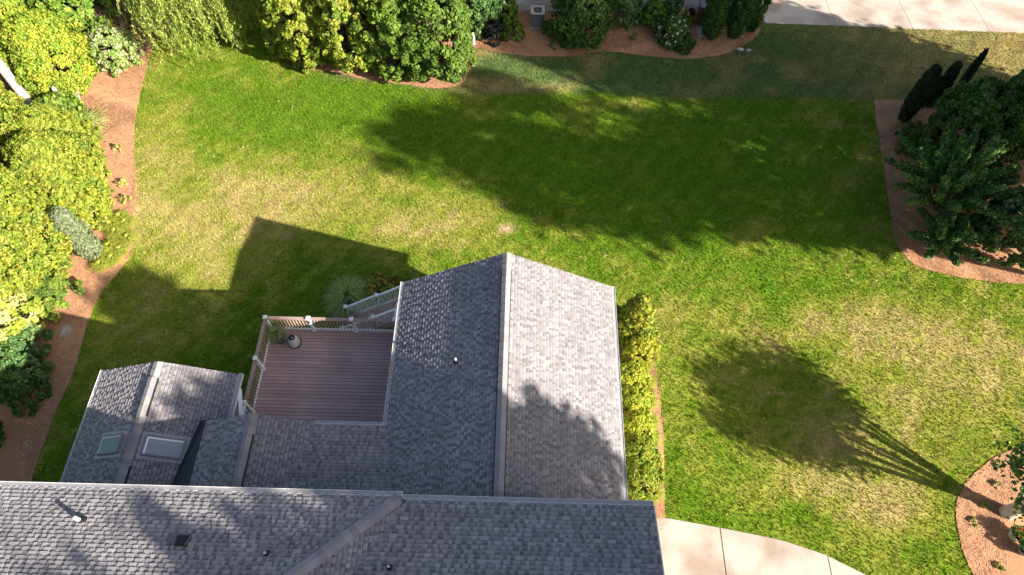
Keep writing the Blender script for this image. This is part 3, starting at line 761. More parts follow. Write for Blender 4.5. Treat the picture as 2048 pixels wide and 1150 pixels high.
def limbs(mb, h, r, z0, spread, nl=7, crooked=.1, top=.85):
    pts = [(0, 0, 0)]
    for k in range(1, 6): pts.append((random.uniform(-1, 1) * crooked * k * .2, random.uniform(-1, 1) * crooked * k * .2, h * top * k / 5))
    tube_np(mb, pts, r, r * .25, 8)
    for k in range(nl):
        z = z0 + (h * .75 - z0) * k / nl; a = k * 2.4 + random.random(); s = spread * (1 - .5 * k / nl)
        f = z / (h * top) * 5; i = min(4, int(f)); b = Vector(pts[i]).lerp(Vector(pts[i + 1]), f - i)
        q = [b, b + Vector((math.cos(a) * s * .45, math.sin(a) * s * .45, s * .25)), b + Vector((math.cos(a) * s * .85, math.sin(a) * s * .85, s * .6))]
        tube_np(mb, q, r * .45, r * .1, 5)

def tree(name, label, cat, px, py, h, rx, shape='cone', pal=MG, n=9000, size=.10, group=None, z0=.25, trunk_r=.14, m='leaf', clump=.16, ry=None, loc=None, tilt=.7, aspect=1.7, trunkmat='bark', nl=7, nclump=None, cvar=.22, extra=None, droop=0.0):
    x, y = loc if loc else at(px, py)
    t = thing(name, label, cat, (x, y, 0), group)
    P, N, i = crown_points(n, rx, ry or rx, h - z0, shape, z0, clump, nclump)
    pi = (rng.integers(0, len(pal), i.max() + 1)[i] + (rng.random(n) < .35) * rng.integers(0, len(pal), n)) % len(pal)
    leaves('crown' if h > 2.2 else 'foliage', P, N, size, pal, M[m], t, aspect, tilt, cvar, droop, pal_idx=pi)
    b = MB(); limbs(b, h, trunk_r, z0 + .2, rx * .9, nl); b.build('trunk' if h > 2.2 else 'stem', M[trunkmat], t)
    if extra: extra(t, P, N)
    return t

# --- trees and shrubs along the left boundary
GH = 'feathery yellow-green evergreens of the left hedge'
def ypal(k): return [tuple(c * k for c in p) for p in YG]
def hedge(label, px, py, h, r, n=50000, pal=YG, **k):
    return tree('hedge_evergreen', label, 'evergreen tree', px, py, h, r, 'cone' if k.get('cone') else 'oval', pal, n, .08, GH, .1, .16, 'leaf', .085, aspect=2.4, nclump=int(n / 24), cvar=.3)
hedge('tall yellow-green evergreen beside the yucca-like clump, first of the hedge row from the top', 138, 335, 3.7, 1.75)
hedge('rounded yellow-green evergreen in the hedge, on the straw beside the two tiny seedlings', 160, 402, 4.4, 1.95)
hedge('yellow-green evergreen bulging towards the lawn just above the blue-grey juniper', 170, 428, 4.0, 1.75)
hedge('large yellow-green evergreen below left of the blue-grey juniper', 82, 512, 5.2, 2.1)
hedge('yellow-green evergreen with bare brown twigs showing at its lower right side', 70, 560, 5.0, 2.2)
hedge('yellow-green evergreen at the left edge, behind the pale trunk and above the dark gap', 20, 350, 6.4, 2.4, pal=ypal(.9))
hedge('yellow-green evergreen at the left edge halfway down the photo', -20, 480, 6.6, 2.6, pal=ypal(.95))
tree('broadleaf_shrub', 'brightly lit yellow-green broadleaf shrub at the left edge above two dark green shrubs', 'shrub', 22, 668, 3.4, 1.7, 'dome', [(.36, .42, .05), (.42, .45, .09), (.28, .36, .04), (.5, .5, .2)], 9000, .15, None, .1, .1, aspect=1.3)
tree('evergreen_shrub', 'dark-sided yellow-green shrub tucked under the hedge where the straw bed narrows', 'shrub', 108, 600, 1.8, 1.15, 'dome', [(.16, .24, .03), (.2, .28, .04), (.1, .18, .03)], 7000, .10, None, .05, .07)
SG = 'dark green rounded shrubs at the lower left'
tree('rounded_shrub', 'dark green rounded shrub nearest the pale dried grass clump', 'shrub', 64, 700, 1.5, .98, 'dome', BG, 6000, .10, SG, .05, .06, 'gloss')
tree('rounded_shrub', 'widest dark green shrub, just below the brightly lit shrub at the left edge', 'shrub', 36, 752, 1.6, 1.25, 'dome', BG, 8000, .10, SG, .05, .06, 'gloss')
tree('rounded_shrub', 'lowest and darkest low shrub of the cluster on the shaded straw', 'shrub', 62, 798, .8, .75, 'dome', DG, 4000, .09, SG, .03, .05, 'gloss')
tree('columnar_juniper', 'small upright green juniper leaning out at the left edge among dark shrubs', 'shrub', 36, 775, 2.4, .34, 'column', [(.12, .2, .04), (.17, .24, .05)], 3500, .07, None, .05, .05)
tree('low_conifer', 'small dark conifer cut off by the left edge near the bottom', 'shrub', -8, 875, 1.8, .7, 'cone', DG, 2500, .09, None, .05, .05)
# top left corner
TL = [(.24, .34, .035), (.32, .40, .04), (.17, .27, .03), (.42, .44, .05)]
tree('viburnum_shrub', 'large yellow-green broadleaf shrub beside the little white pot of red flowers', 'shrub', 122, 158, 3.8, 2.25, 'dome', TL, 40000, .11, None, .1, .12, aspect=1.35, nclump=500)
tree('viburnum_shrub', 'broadleaf shrub in the top left corner between the pale trunk and the photo edge', 'shrub', 40, 105, 4.4, 2.4, 'dome', TL, 36000, .11, None, .1, .12, aspect=1.35, nclump=480)
tree('viburnum_shrub', 'green leafy shrub below the pot, between the pale trunk and the yucca-like clump', 'shrub', 128, 250, 1.6, 1.35, 'dome', [(.18, .28, .04), (.26, .36, .05), (.12, .2, .03)], 12000, .14, None, .1, .1, aspect=1.35, nclump=320)
tree('broadleaf_tree', 'green tree at the top edge behind the variegated shrub', 'tree', 185, 60, 5.6, 2.2, 'oval', [(.18, .30, .04), (.25, .36, .05), (.12, .22, .03)], 16000, .14, None, .4, .14)
tree('broadleaf_tree', 'bright yellow-green tree in the extreme top left corner', 'tree', 60, 30, 6.2, 2.8, 'oval', TL, 18000, .17, None, .4, .14)
tree('variegated_shrub', 'pale variegated shrub with cream leaves where the straw path narrows', 'shrub', 232, 120, 1.9, 1.35, 'dome', [(.40, .44, .22), (.26, .36, .09), (.50, .52, .32), (.18, .28, .06), (.22, .34, .06)], 8000, .11, None, .05, .06, aspect=1.3)
tree('variegated_shrub', 'small loose green shrub on the straw beside the twiggy brown bush', 'shrub', 262, 112, 1.0, .8, 'dome', [(.24, .34, .08), (.36, .44, .16)], 2600, .09, None, .05, .05)
def twiggy(name, label, px, py, h, r, n, cat='shrub'):
    x, y = at(px, py); t = thing(name, label, cat, (x, y, 0)); m = MB()
    for k in range(n):
        a = random.uniform(0, 6.28); q = r * random.random() ** .6; hh = h * random.uniform(.6, 1); p = Vector((math.cos(a) * .1, math.sin(a) * .1, 0)); d = Vector((math.cos(a) * q, math.sin(a) * q, hh))
        m.tube([p, p.lerp(d, .5) + Vector((random.uniform(-.1, .1), random.uniform(-.1, .1), .1)), d], [.014, .010, .005], 3, cap=False)
    m.build('twigs', M['twig'], t); return t
twiggy('bare_bush', 'leafless brown twiggy bush at the top edge left of the willow', 255, 75, 2.3, 1.5, 420)
twiggy('brush_pile', 'low heap of bare brown stems on the straw near the lawn corner', 285, 100, .7, 1.3, 160, 'brush pile')
twiggy('bare_branches', 'few bare brown branches sticking out under the left hedge', 125, 545, 1.4, 1.2, 60, 'branches')

# --- blade plants
def tuft(name, label, cat, px, py, h, r, n, pal, width=.03, group=None, loc=None, up=.5, part='blades', base=0.0, m='blade', parent=None, z=0, lift=0.0):
    x, y = loc if loc else at(px, py)
    t = parent or thing(name, label, cat, (x, y, z), group)
    az = rng.uniform(0, 2 * math.pi, n); reach = r * rng.uniform(.25, 1, n); hh = h * rng.uniform(.6, 1, n) * (1.15 - .5 * reach / r)
    b0 = np.stack([np.cos(az), np.sin(az), np.zeros(n)], -1); side = np.stack([-np.sin(az), np.cos(az), np.zeros(n)], -1)
    ks = 4; Q = []
    for k in range(ks + 1):
        f = k / ks; rr = reach * f ** 1.3; zz = hh * np.sin(min(f * 2.0, 2.35) * 1.0) ** .8 if up < .5 else hh * (1 - (1 - f) ** 2) * (1 - .25 * f * f)
        c = b0 * (rr + base * rng.random(n))[:, None]; c[:, 2] = zz + .01 + lift; w_ = width * (1 - .85 * f) / 2
        Q.append((c - side * w_, c + side * w_))
    V = np.concatenate([np.stack([Q[k][0], Q[k][1], Q[k + 1][1], Q[k + 1][0]], 1) for k in range(ks)], 0)
    pal = np.asarray(pal, float); c = pal[rng.integers(0, len(pal), n)] * rng.uniform(.8, 1.2, (n, 1)); c = np.tile(c, (ks, 1))
    np_mesh(part, V, None, c, M[m], t); return t
tuft('yucca_clump', 'spiky clump of long pale-striped leaves on the straw beside the hedge', 'plant', 182, 262, 1.3, 1.45, 420, [(.40, .42, .12), (.52, .52, .24), (.24, .32, .06)], .10)
tuft('yucca_clump', 'smaller spiky clump just below the larger striped one', 'plant', 196, 285, .9, .8, 130, [(.34, .36, .08), (.26, .32, .06), (.42, .42, .15)], .08)
tree('columnar_juniper', 'blue-grey columnar juniper standing in the left hedge above the daylilies', 'shrub', 196, 512, 3.6, .50, 'column', [(.22, .27, .14), (.28, .32, .18), (.17, .22, .10)], 9000, .07, None, .03, .07, aspect=2.4)
DL = [(.36, .40, .05), (.28, .34, .04), (.44, .44, .09)]
dl_pts = [(258, 452), (238, 470), (262, 482), (225, 498), (248, 505), (232, 522), (208, 534), (214, 508), (246, 440), (228, 455)]
for k, q in enumerate(dl_pts):
    nm = ['topmost daylily clump at the lawn edge by the left hedge', 'daylily clump tucked between hedge and juniper tip', 'outermost daylily clump on the bulge of the left bed', 'daylily clump touching the blue-grey juniper', 'daylily clump on the inner side of the bed bulge', 'daylily clump near the lower end of the yellow-green patch', 'lowest daylily clump of the left bed, beside the open straw', 'daylily clump at the foot of the blue-grey juniper', 'daylily clump pressed against the hedge above the rest', 'daylily clump half under the lowest hedge branches'][k]
    tuft('daylily', nm, 'plant', q[0], q[1], .6, .62, 460, DL, .05, 'daylilies at the bulge of the left bed')
sp = [(246, 368, 'yellowish seedling with its dark shadow on the left straw bed, upper one'), (252, 402, 'tiny pale seedling on the left straw bed, lower one'), (238, 300, 'faint small sprout on the straw beside the spiky clumps')]
for q in sp: tree('seedling', q[2], 'plant', q[0], q[1], .32, .26, 'dome', [(.45, .45, .12), (.36, .34, .1)], 130, .09, 'seedlings on the straw', .02, .015, nl=2, nclump=14)
tuft('dried_grass_clump', 'flattened pale dried grass clump on the shaded straw', 'plant', 131, 664, .12, .42, 190, [(.75, .72, .68), (.6, .56, .5)], .03)
tuft('ornamental_grass', 'large fountain-shaped ornamental grass behind the deck stair', 'grass clump', 700, 606, 1.35, 1.3, 1300, [(.30, .42, .10), (.40, .50, .14), (.55, .55, .26), (.20, .32, .07)], .045)
tree('barberry_shrub', 'low rusty-orange and green shrub beyond the stair rail', 'shrub', 762, 590, .95, .85, 'dome', [(.48, .32, .06), (.40, .40, .08), (.26, .38, .07)], 2600, .08, None, .03, .04)
tree('barberry_shrub', 'smaller orange-tinted shrub between the rail and the gable roof', 'shrub', 795, 582, .7, .6, 'dome', [(.30, .19, .05), (.16, .2, .04)], 1500, .08, None, .03, .04)
tree('dwarf_spruce', 'small blue-green dwarf conifer against the stair rail', 'shrub', 706, 622, .95, .38, 'cone', [(.04, .14, .08), (.06, .18, .11)], 2200, .07, None, .02, .04)

# --- willow at the top edge
def willow():
    x, y = at(418, 58); t = thing('weeping_willow', 'weeping willow with long hanging yellow-green strands at the top edge', 'tree', (x, y, 0))
    b = MB(); limbs(b, 6.6, .2, 2.2, 3.2, 12, .5)
    P = []; A = []; ns = 900
    for k in range(ns):
        a = random.uniform(0, 6.28); r = 3.4 * math.sqrt(random.random()); top = 6.8 - .10 * r * r + random.uniform(-1.2, .3); L = random.uniform(1.6, 5.0)
        bot = max(.3, top - L); c = Vector((math.cos(a) * r, math.sin(a) * r, 0)); o = Vector((math.cos(a), math.sin(a), 0)) * random.uniform(.2, .8)
        pts = []; nseg = 7
        for j in range(nseg + 1):
            f = j / nseg; pts.append(c + o * (1 - (1 - f) ** 2) + Vector((.08 * math.sin(j * 1.7 + k), .08 * math.cos(j * 1.3 + k), top + .25 * math.sin(min(1, f * 3) * math.pi) - (top - bot) * f)))
        b.tube(pts, .008, 3, cap=False)
        nl = int((top - bot) / .045)
        for j in range(nl):
            f = (j + random.random()) / nl * nseg; i = min(nseg - 1, int(f)); p = pts[i].lerp(pts[i + 1], f - i); P.append(p + Vector((random.gauss(0, .05), random.gauss(0, .05), 0)))
    P = np.array([tuple(p) for p in P]); n = len(P)
    N = rng.normal(0, 1, (n, 3)); N[:, 2] *= .25; N = unit(N)
    A = unit(np.stack([rng.normal(0, .45, n), rng.normal(0, .45, n), -np.ones(n)], -1)); B = unit(np.cross(N, A)); s = rng.uniform(.09, .16, (n, 1))
    V = np.stack([P - A * s * .7, P + B * s * .22, P + A * s * .7, P - B * s * .22], 1)
    pal = np.array([(.27, .38, .04), (.34, .44, .06), (.20, .32, .04), (.40, .46, .10)]); c = pal[rng.integers(0, 4, n)] * rng.uniform(.85, 1.15, (n, 1))
    np_mesh('strands', V, None, c, M['leaf'], t); b.build('trunk', M['bark'], t)
willow()

# --- tall pale trunk crossing the left edge
x, y = at(64, 212)
t = thing('tall_tree', 'tall tree at the left edge showing only its straight pale trunk between hedge and shrubs', 'tree', (x, y, 0))
b = MB(); tube_np(b, [(0, 0, 0), (.02, .03, 3), (-.02, 0, 6), (0, .05, 10), (.1, 0, 14)], .26, .18, 12); b.build('trunk', M['palebark'], t)
P, N, i = crown_points(9000, 3.0, 3.0, 6, 'oval', 11.5, .2, 220); leaves('crown', P, N, .16, MG, M['leaf'], t, 1.5)

# --- four big evergreens between the lawns
EG = 'row of big dense evergreens at the top of the lawn'
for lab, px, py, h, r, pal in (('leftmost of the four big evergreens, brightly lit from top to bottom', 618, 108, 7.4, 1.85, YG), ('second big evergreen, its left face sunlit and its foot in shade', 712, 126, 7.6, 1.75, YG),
                               ('third big evergreen from the left, sunlit only near its top', 792, 138, 7.4, 1.75, [(.15, .24, .03), (.2, .29, .035), (.11, .19, .025)]), ('rightmost and widest big evergreen, its shade put into darker greens, beside the mulch bed', 876, 142, 7.4, 2.0, [(.12, .21, .03), (.16, .25, .035), (.09, .16, .025)])):  # sun and shade put into the palettes: yellow-green pair lit, darker pair shaded
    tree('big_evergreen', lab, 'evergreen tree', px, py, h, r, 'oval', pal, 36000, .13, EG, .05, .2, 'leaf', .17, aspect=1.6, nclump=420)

# --- the neighbour's bed, along the white wall
NB = 'shrubs along the neighbour\'s white brick wall'
tree('camellia_shrub', 'large leafy shrub left of the air conditioner, highest there against the wall', 'shrub', 962, 50, 2.6, 1.35, 'dome', BG + [(.10, .2, .05)], 11000, .13, NB, .1, .08, 'gloss', aspect=1.3)
tree('camellia_shrub', 'leafy green shrub between the largest one and the air conditioner', 'shrub', 1002, 34, 2.0, 1.0, 'dome', MG, 7000, .12, NB, .1, .08, 'gloss', aspect=1.3)
tree('purple_shrub', 'narrow blackish-purple shrub in front of the leafy shrubs left of the air conditioner', 'shrub', 990, 80, 1.3, .55, 'dome', [(.02, .022, .028), (.035, .03, .04), (.03, .045, .035)], 3000, .10, None, .05, .05)
tree('boxwood', 'round boxwood immediately left of the air conditioner', 'shrub', 1024, 72, 1.25, .68, 'dome', MG, 5000, .08, NB, .04, .05)
tree('boxwood', 'small round boxwood immediately right of the air conditioner', 'shrub', 1104, 66, .85, .52, 'dome', MG, 3500, .08, NB, .04, .05)
tree('holly_tree', 'tall dark holly reaching across the mulch bed to the lawn', 'tree', 1160, 82, 4.0, 1.45, 'oval', DG + [(.06, .14, .03), (.10, .2, .04)], 15000, .13, None, .05, .1, 'gloss', aspect=1.3)
tree('camellia_shrub', 'dark shrub directly right of the tall holly', 'shrub', 1238, 44, 2.4, 1.15, 'dome', BG, 8000, .12, NB, .05, .08, 'gloss', aspect=1.3)
tree('camellia_shrub', 'bright green shrub left of the white-flowered gardenia, against the wall', 'shrub', 1304, 46, 1.5, .72, 'dome', MG, 5000, .10, NB, .05, .06, 'gloss')
tree('camellia_shrub', 'dark small shrub behind the gardenia near the grey wall box', 'shrub', 1342, 38, 1.2, .72, 'dome', BG, 4000, .10, NB, .05, .06, 'gloss')
def blooms(t, P, N, col, k, s, parent=None):
    m = MB()
    for j in range(5):
        a = j * 1.257; m.poly([(0, 0, .01), (s * .5 * math.cos(a - .5), s * .5 * math.sin(a - .5), .02), (s * .62 * math.cos(a), s * .62 * math.sin(a), .03), (s * .5 * math.cos(a + .5), s * .5 * math.sin(a + .5), .02)], col)
    first = m.build('flower', M['petal'], t, tone=True); up = np.where(N[:, 2] > .0)[0]; idx = rng.choice(up, k)
    for n_, i in enumerate(idx):
        o = first if n_ == 0 else link(first.copy(), t)
        o.location = tuple(P[i] + N[i] * .06); o.rotation_euler = Vector(N[i]).to_track_quat('Z', 'Y').to_euler(); o.scale = [random.uniform(.7, 1.2)] * 3
def flowers(col, k, s):
    return lambda t, P, N: blooms(t, P, N, col, k, s)
tree('gardenia_shrub', 'wide shrub dotted with small white flowers in the mulch bed', 'shrub', 1344, 78, 1.35, 1.05, 'dome', DG + [(.12, .2, .04)], 7000, .10, None, .05, .06, 'gloss', extra=flowers((.9, .9, .88), 60, .12))
tree('yellow_leaved_shrub', 'shrub with yellow young leaves just behind the white flowers', 'shrub', 1356, 58, 1.3, .62, 'dome', [(.45, .45, .10), (.2, .28, .05), (.06, .09, .03)], 3000, .10, None, .05, .06)
tree('boxwood', 'small round dark green shrub at the lawn edge below the gardenia', 'shrub', 1368, 96, .8, .56, 'dome', DG + [(.07, .15, .04)], 3600, .09, NB, .03, .05)
tree('seedling', 'small yellow-green sprout alone on the neighbour\'s mulch', 'plant', 1266, 80, .45, .24, 'dome', [(.26, .36, .06)], 300, .07, None, .02, .02, nl=2, nclump=16)
tree('seedling', 'faint low green sprout on the mulch left of the tall holly', 'plant', 1108, 92, .25, .38, 'dome', [(.10, .2, .06)], 160, .07, None, .02, .02, nl=2, nclump=16)
CA = 'clipped columnar arborvitae by the neighbour\'s drive'
for lab, px, py, h, r in (('front-left columnar arborvitae beside the brown cabinet', 1420, 72, 4.4, .68), ('middle columnar arborvitae of the three by the drive', 1466, 72, 4.4, .62), ('rightmost columnar arborvitae, its dark side against the pale drive', 1497, 58, 4.3, .60)):
    tree('columnar_arborvitae', lab, 'conifer', px, py, h, r, 'column', [(.07, .15, .03), (.10, .19, .035), (.05, .11, .025)], 14000, .085, CA, .03, .08, clump=.2, nclump=420)

# --- the right bed
CY = [(.020, .042, .018), (.035, .065, .025), (.05, .085, .03)]
tree('italian_cypress', 'thickest dark slim cypress at the corner of the right bed', 'conifer', 1806, 238, 3.6, .42, 'column', CY, 9000, .07, 'slim dark cypresses in the right bed', .03, .07, aspect=4, droop=-2.2, cvar=.5, nclump=500)
tree('italian_cypress', 'slim dark cypress just right of the thickest one', 'conifer', 1858, 212, 3.0, .30, 'column', CY, 6000, .07, 'slim dark cypresses in the right bed', .03, .06, aspect=4, droop=-2.2, cvar=.5, nclump=500)
tree('italian_cypress', 'farthest and thinnest cypress, pointing up over the shaded grass', 'conifer', 1906, 192, 3.2, .2, 'column', CY, 4000, .06, 'slim dark cypresses in the right bed', .03, .05, aspect=4, droop=-2.2, cvar=.5, nclump=500)
twiggy('bare_sapling', 'tiny leafless sapling beside the thickest cypress', 1797, 226, 1.0, .25, 6, 'sapling')
twiggy('bare_sapling', 'tiny leafless sapling at the left border of the right bed', 1764, 305, .8, .2, 5, 'sapling')
def branchy(name, label, px, py, h, spread, nb, pal, per=330, size=.12, fat=.30, z0=.3, lean=.0, loc=None, tr=.1, m='leaf', base_part='trunk', topz=None):
    """many-stemmed tree whose leaves sit in plumes along each branch"""
    x, y = loc if loc else at(px, py); t = thing(name, label, 'tree', (x, y, 0)); b = MB(); P = []; N = []
    for k in range(nb):
        a = k * 2.399 + random.uniform(-.2, .2); q = math.sqrt((k + .5) / nb); rr = spread * q * random.uniform(.85, 1.1); hh = h * (1 - .55 * q * q) * random.uniform(.85, 1.05)
        p0 = Vector((0, 0, z0)); p3 = Vector((math.cos(a) * rr, math.sin(a) * rr, hh)); p1 = p0.lerp(p3, .35) + Vector((0, 0, .1 * h)); p2 = p0.lerp(p3, .7) + Vector((0, 0, .08 * h))
        pts = [p0, p1, p2, p3]; tube_np(b, pts, tr * .5, .012, 5)
        for j in range(per):
            f = random.uniform(.28, 1) ** .8 * 3; i = min(2, int(f)); c = pts[i].lerp(pts[i + 1], f - i); w_ = fat * (1.15 - f / 3 * .75)
            d = Vector((random.gauss(0, 1), random.gauss(0, 1), random.gauss(0, .8))).normalized(); P.append(tuple(c + d * w_ * random.random() ** .5)); N.append((d.x, d.y, abs(d.z) + .5))
    b.tube([(0, 0, -.05), (0, 0, z0)], [tr * 1.3, tr], 10)
    leaves('crown', np.array(P), np.array(N), size, pal, M[m], t, 1.6, .5); b.build(base_part, M['bark'], t); return t
RP = [(.065, .155, .035), (.10, .21, .045), (.05, .12, .025), (.17, .30, .06)]
branchy('spreading_tree', 'spreading tree with finger-like leafy branches reaching over the lawn from the right bed', 1862, 425, 4.7, 3.7, 46, RP, 430, .11, .34)
branchy('small_tree', 'leafy green small tree at the lower tip of the right bed', 1868, 500, 2.6, 2.0, 22, [(.07, .16, .04), (.10, .21, .05), (.05, .11, .03)], 420, .11, .34)
tree('dense_shrub', 'dark dense shrub beside the foot of the thickest cypress', 'shrub', 1822, 290, 1.2, .9, 'dome', DG, 4500, .09, None, .03, .05)
tree('dark_tree', 'dark green dense tree behind the slim cypresses in the right bed', 'tree', 1905, 300, 4.2, 1.9, 'oval', DG, 15000, .12, None, .3, .1)
tree('dark_tree', 'low dark tree near the middle of the right bed, half hidden by the spreading one', 'tree', 1965, 330, 2.6, 1.3, 'oval', DG, 7000, .12, None, .3, .1)
tree('oak_tree', 'green oak-like tree leaning in at the right edge above the bed', 'tree', 2030, 290, 5.6, 2.1, 'oval', BG, 13000, .16, None, 1.2, .12, aspect=1.4)
tree('oak_tree', 'pale-tipped green tree at the right edge at the bottom of the right bed', 'tree', 2006, 500, 3.9, 1.75, 'oval', BG + [(.2, .3, .12)], 12000, .15, None, .6, .12, aspect=1.4)
# --- beside the big gable wing
tree('golden_arborvitae', 'golden-green arborvitae at the far corner of the big gable wing', 'conifer', 1264, 668, 3.3, 1.02, 'cone', [(.30, .34, .035), (.36, .37, .04), (.16, .22, .03)], 12000, .10, None, .03, .08, clump=.2, nclump=260)
tree('golden_arborvitae', 'lower sunlit golden shrub just below the arborvitae by the wing', 'shrub', 1274, 712, 1.5, .75, 'dome', [(.36, .40, .04), (.42, .42, .05)], 6000, .09, None, .03, .06)
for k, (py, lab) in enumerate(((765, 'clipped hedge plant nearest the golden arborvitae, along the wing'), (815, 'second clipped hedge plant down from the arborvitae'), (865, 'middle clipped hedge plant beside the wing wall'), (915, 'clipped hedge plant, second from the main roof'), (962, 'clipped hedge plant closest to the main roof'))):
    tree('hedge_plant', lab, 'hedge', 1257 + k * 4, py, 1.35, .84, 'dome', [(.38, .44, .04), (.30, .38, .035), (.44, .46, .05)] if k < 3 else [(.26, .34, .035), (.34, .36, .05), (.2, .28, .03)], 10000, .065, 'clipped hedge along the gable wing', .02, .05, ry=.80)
side = [(1290, 728), (1293, 768), (1297, 806), (1299, 846), (1301, 884), (1303, 920), (1306, 958), (1306, 990)]
sl_ = ['topmost', 'second', 'third', 'fourth', 'fifth', 'sixth', 'seventh', 'lowest']
for k, q in enumerate(side): tuft('daylily', sl_[k] + ' daylily clump, counted down the strip between the clipped hedge and the lawn', 'plant', q[0], q[1], .55, .52, 460, DL + [(.30, .36, .05)], .04, 'daylilies along the gable wing')

# --- lower right corner: crape myrtle, pots
CM = at(2012, 1026)
t = thing('crape_myrtle', 'many-stemmed tree at the lower right corner casting the fan of stem shadows on the lawn', 'tree', (CM[0], CM[1], 0))
b = MB(); b.tube([(0, 0, -.05), (0, 0, .3), (0, 0, .62), (.0, 0, .78)], [.30, .26, .25, .20], 14)
P = []; N = []
for k in range(13):
    a = k * 2.399; q = math.sqrt((k + .5) / 13); r = 2.4 * q; p0 = Vector((math.cos(a) * .15, math.sin(a) * .15, .7)); p3 = Vector((math.cos(a) * r, math.sin(a) * r, 5.9 - .9 * q)); p1 = p0.lerp(p3, .4) + Vector((0, 0, .25)); p2 = p0.lerp(p3, .75) + Vector((0, 0, .2))
    tube_np(b, [p0, p1, p2, p3], .075, .015, 6)
    for j in range(800):
        c = p1.lerp(p3, random.uniform(.42, 1.15)); d = Vector((random.gauss(0, 1), random.gauss(0, 1), random.gauss(0, .8))) * .36; P.append(tuple(c + d)); N.append((d.x, d.y, .5))
leaves('crown', np.array(P), np.array(N), .13, [(.07, .17, .04), (.11, .24, .05), (.05, .11, .03)], M['leaf'], t, 1.5, .6)
b.build('trunk', M['palebark'], t)
x, y = at(2044, 1046)
t = thing('edging_stones', 'curved line of pale flat stones beside the crape myrtle trunk', 'stones', (x, y, 0)); m = MB()
for k in range(5):
    a = .5 + k * .4; cx, cy = math.cos(a) * .6, math.sin(a) * .35; m.prism([(cx + .13 * math.cos(q) * random.uniform(.8, 1.2), cy + .08 * math.sin(q), .16) for q in np.arange(0, 6.2, 1.05)], [(cx + .15 * math.cos(q), cy + .1 * math.sin(q), .02) for q in np.arange(0, 6.2, 1.05)])
m.build('stones', M['stone'], t)
def potted(name, label, px, py, r, h, mt, pal, plant_h, n=260, z=0, loc=None, petals=None, grass=False, lip=True, cat='flower pot'):
    x, y = loc if loc else at(px, py); t = thing(name, label, cat, (x, y, z)); m = MB()
    m.lathe((0, 0, 0), [(0, .01), (r * .62, .01), (r * .7, .03), (r * .92, h * .75), (r * 1.0, h * .9), (r * 1.07, h), (r * 1.02, h + .02), (r * .9, h), (r * .86, h * .85)], 24)
    m.build('pot', M[mt], t, smooth=True); s = MB(); s.lathe((0, 0, 0), [(r * .88, h * .86), (0, h * .90)], 24); s.build('soil', M['soil'], t)
    if grass:
        az = tuft(None, None, None, 0, 0, plant_h, r * 1.9, n, pal, .03, parent=t, part='plant', lift=h * .85)
    else:
        P, N, i = crown_points(n, r * .95, r * .95, plant_h, 'dome', h * .85, .3, 20); leaves('plant', P, N, .09, pal, M['leaf'], t, 1.5)
    if petals:
        blooms(t, P, N, petals, 12, .10)
    return t
potted('flower_pot', 'white round pot of red flowers on the sunny corner straw', 2026, 1072, .30, .42, 'cream', [(.10, .22, .04), (.2, .3, .05)], .25, 240, petals=(.55, .03, .02))
potted('flower_pot', 'dark pot with a green plant at the right edge below the white pot', 2042, 1102, .27, .36, 'acgrey', [(.09, .24, .06), (.16, .33, .09)], .35, 420)
potted('flower_pot', 'small white pot of dark red flowers at the edge of the big left shrub', 154, 200, .30, .55, 'white', [(.12, .2, .04), (.3, .08, .06)], .2, 160, petals=(.40, .02, .03))
x, y = at(131, 208); t = thing('garden_statue', 'small pale upright stone figure in the leaves left of the white pot', 'statue', (x, y, 0)); m = MB()
m.lathe((0, 0, 0), [(.2, 0), (.2, .12), (.14, .18), (.16, .5), (.19, .75), (.10, .95), (.12, 1.05), (.13, 1.15), (.08, 1.27), (0, 1.3)], 16); m.build('figure', M['palebark'], t, smooth=True)
sprig = [((1965, 1010), 'fresh green sprout in the trunk shadow on the corner bed'), ((1990, 968), 'pale grey-leaved sprout on the corner bed near the shrubs'), ((1996, 930), 'small grey-leaved sprout near the curved top of the corner bed'), ((1945, 1045), 'yellowish sprout low on the corner bed near the lawn edge'), ((1997, 1132), 'tiny yellow-green sprout near the bottom of the corner bed')]
for q, l in sprig: tree('sprout', l, 'plant', q[0], q[1], .14, .17, 'dome', [(.30, .36, .12), (.45, .44, .28)] if 'grey' in l else [(.22, .34, .07), (.36, .38, .08)], 90, .07, 'sprouts on the corner bed', .02, .01, nl=2, nclump=16)

# --- on the deck
potted('planter', 'teal ribbed pot with wispy grass in the deck corner', 0, 0, .27, .36, 'teal', [(.22, .32, .07), (.42, .42, .16), (.5, .46, .28), (.15, .24, .06)], .75, 520, z=DZ, loc=(-9.87, 12.46), grass=True, cat='planter')
t = thing('domed_bin', 'off-white domed container with a black top beside the teal planter', 'container', (-9.27, 12.36, DZ))
m = MB(); m.lathe((0, 0, 0), [(0, .04), (.245, .04), (.245, .07), (.235, .16), (.21, .30), (.175, .40), (.13, .48), (.125, .485)], 32); m.build('body', M['cream'], t, smooth=True)
m = MB(); m.lathe((0, 0, 0), [(.0, .0), (.27, .0), (.275, .035), (.25, .05), (.245, .05)], 32); m.build('base_ring', M['black'], t, smooth=True)
m = MB(); m.lathe((0, 0, 0), [(.127, .47), (.127, .51), (.10, .53), (.05, .535), (0, .52)], 24); o = m.build('lid', M['black'], t, smooth=True)
m = MB(); m.box((.0, -.05, .53), (.05, -.01, .545)); m.build('label_plate', M['white'], o)

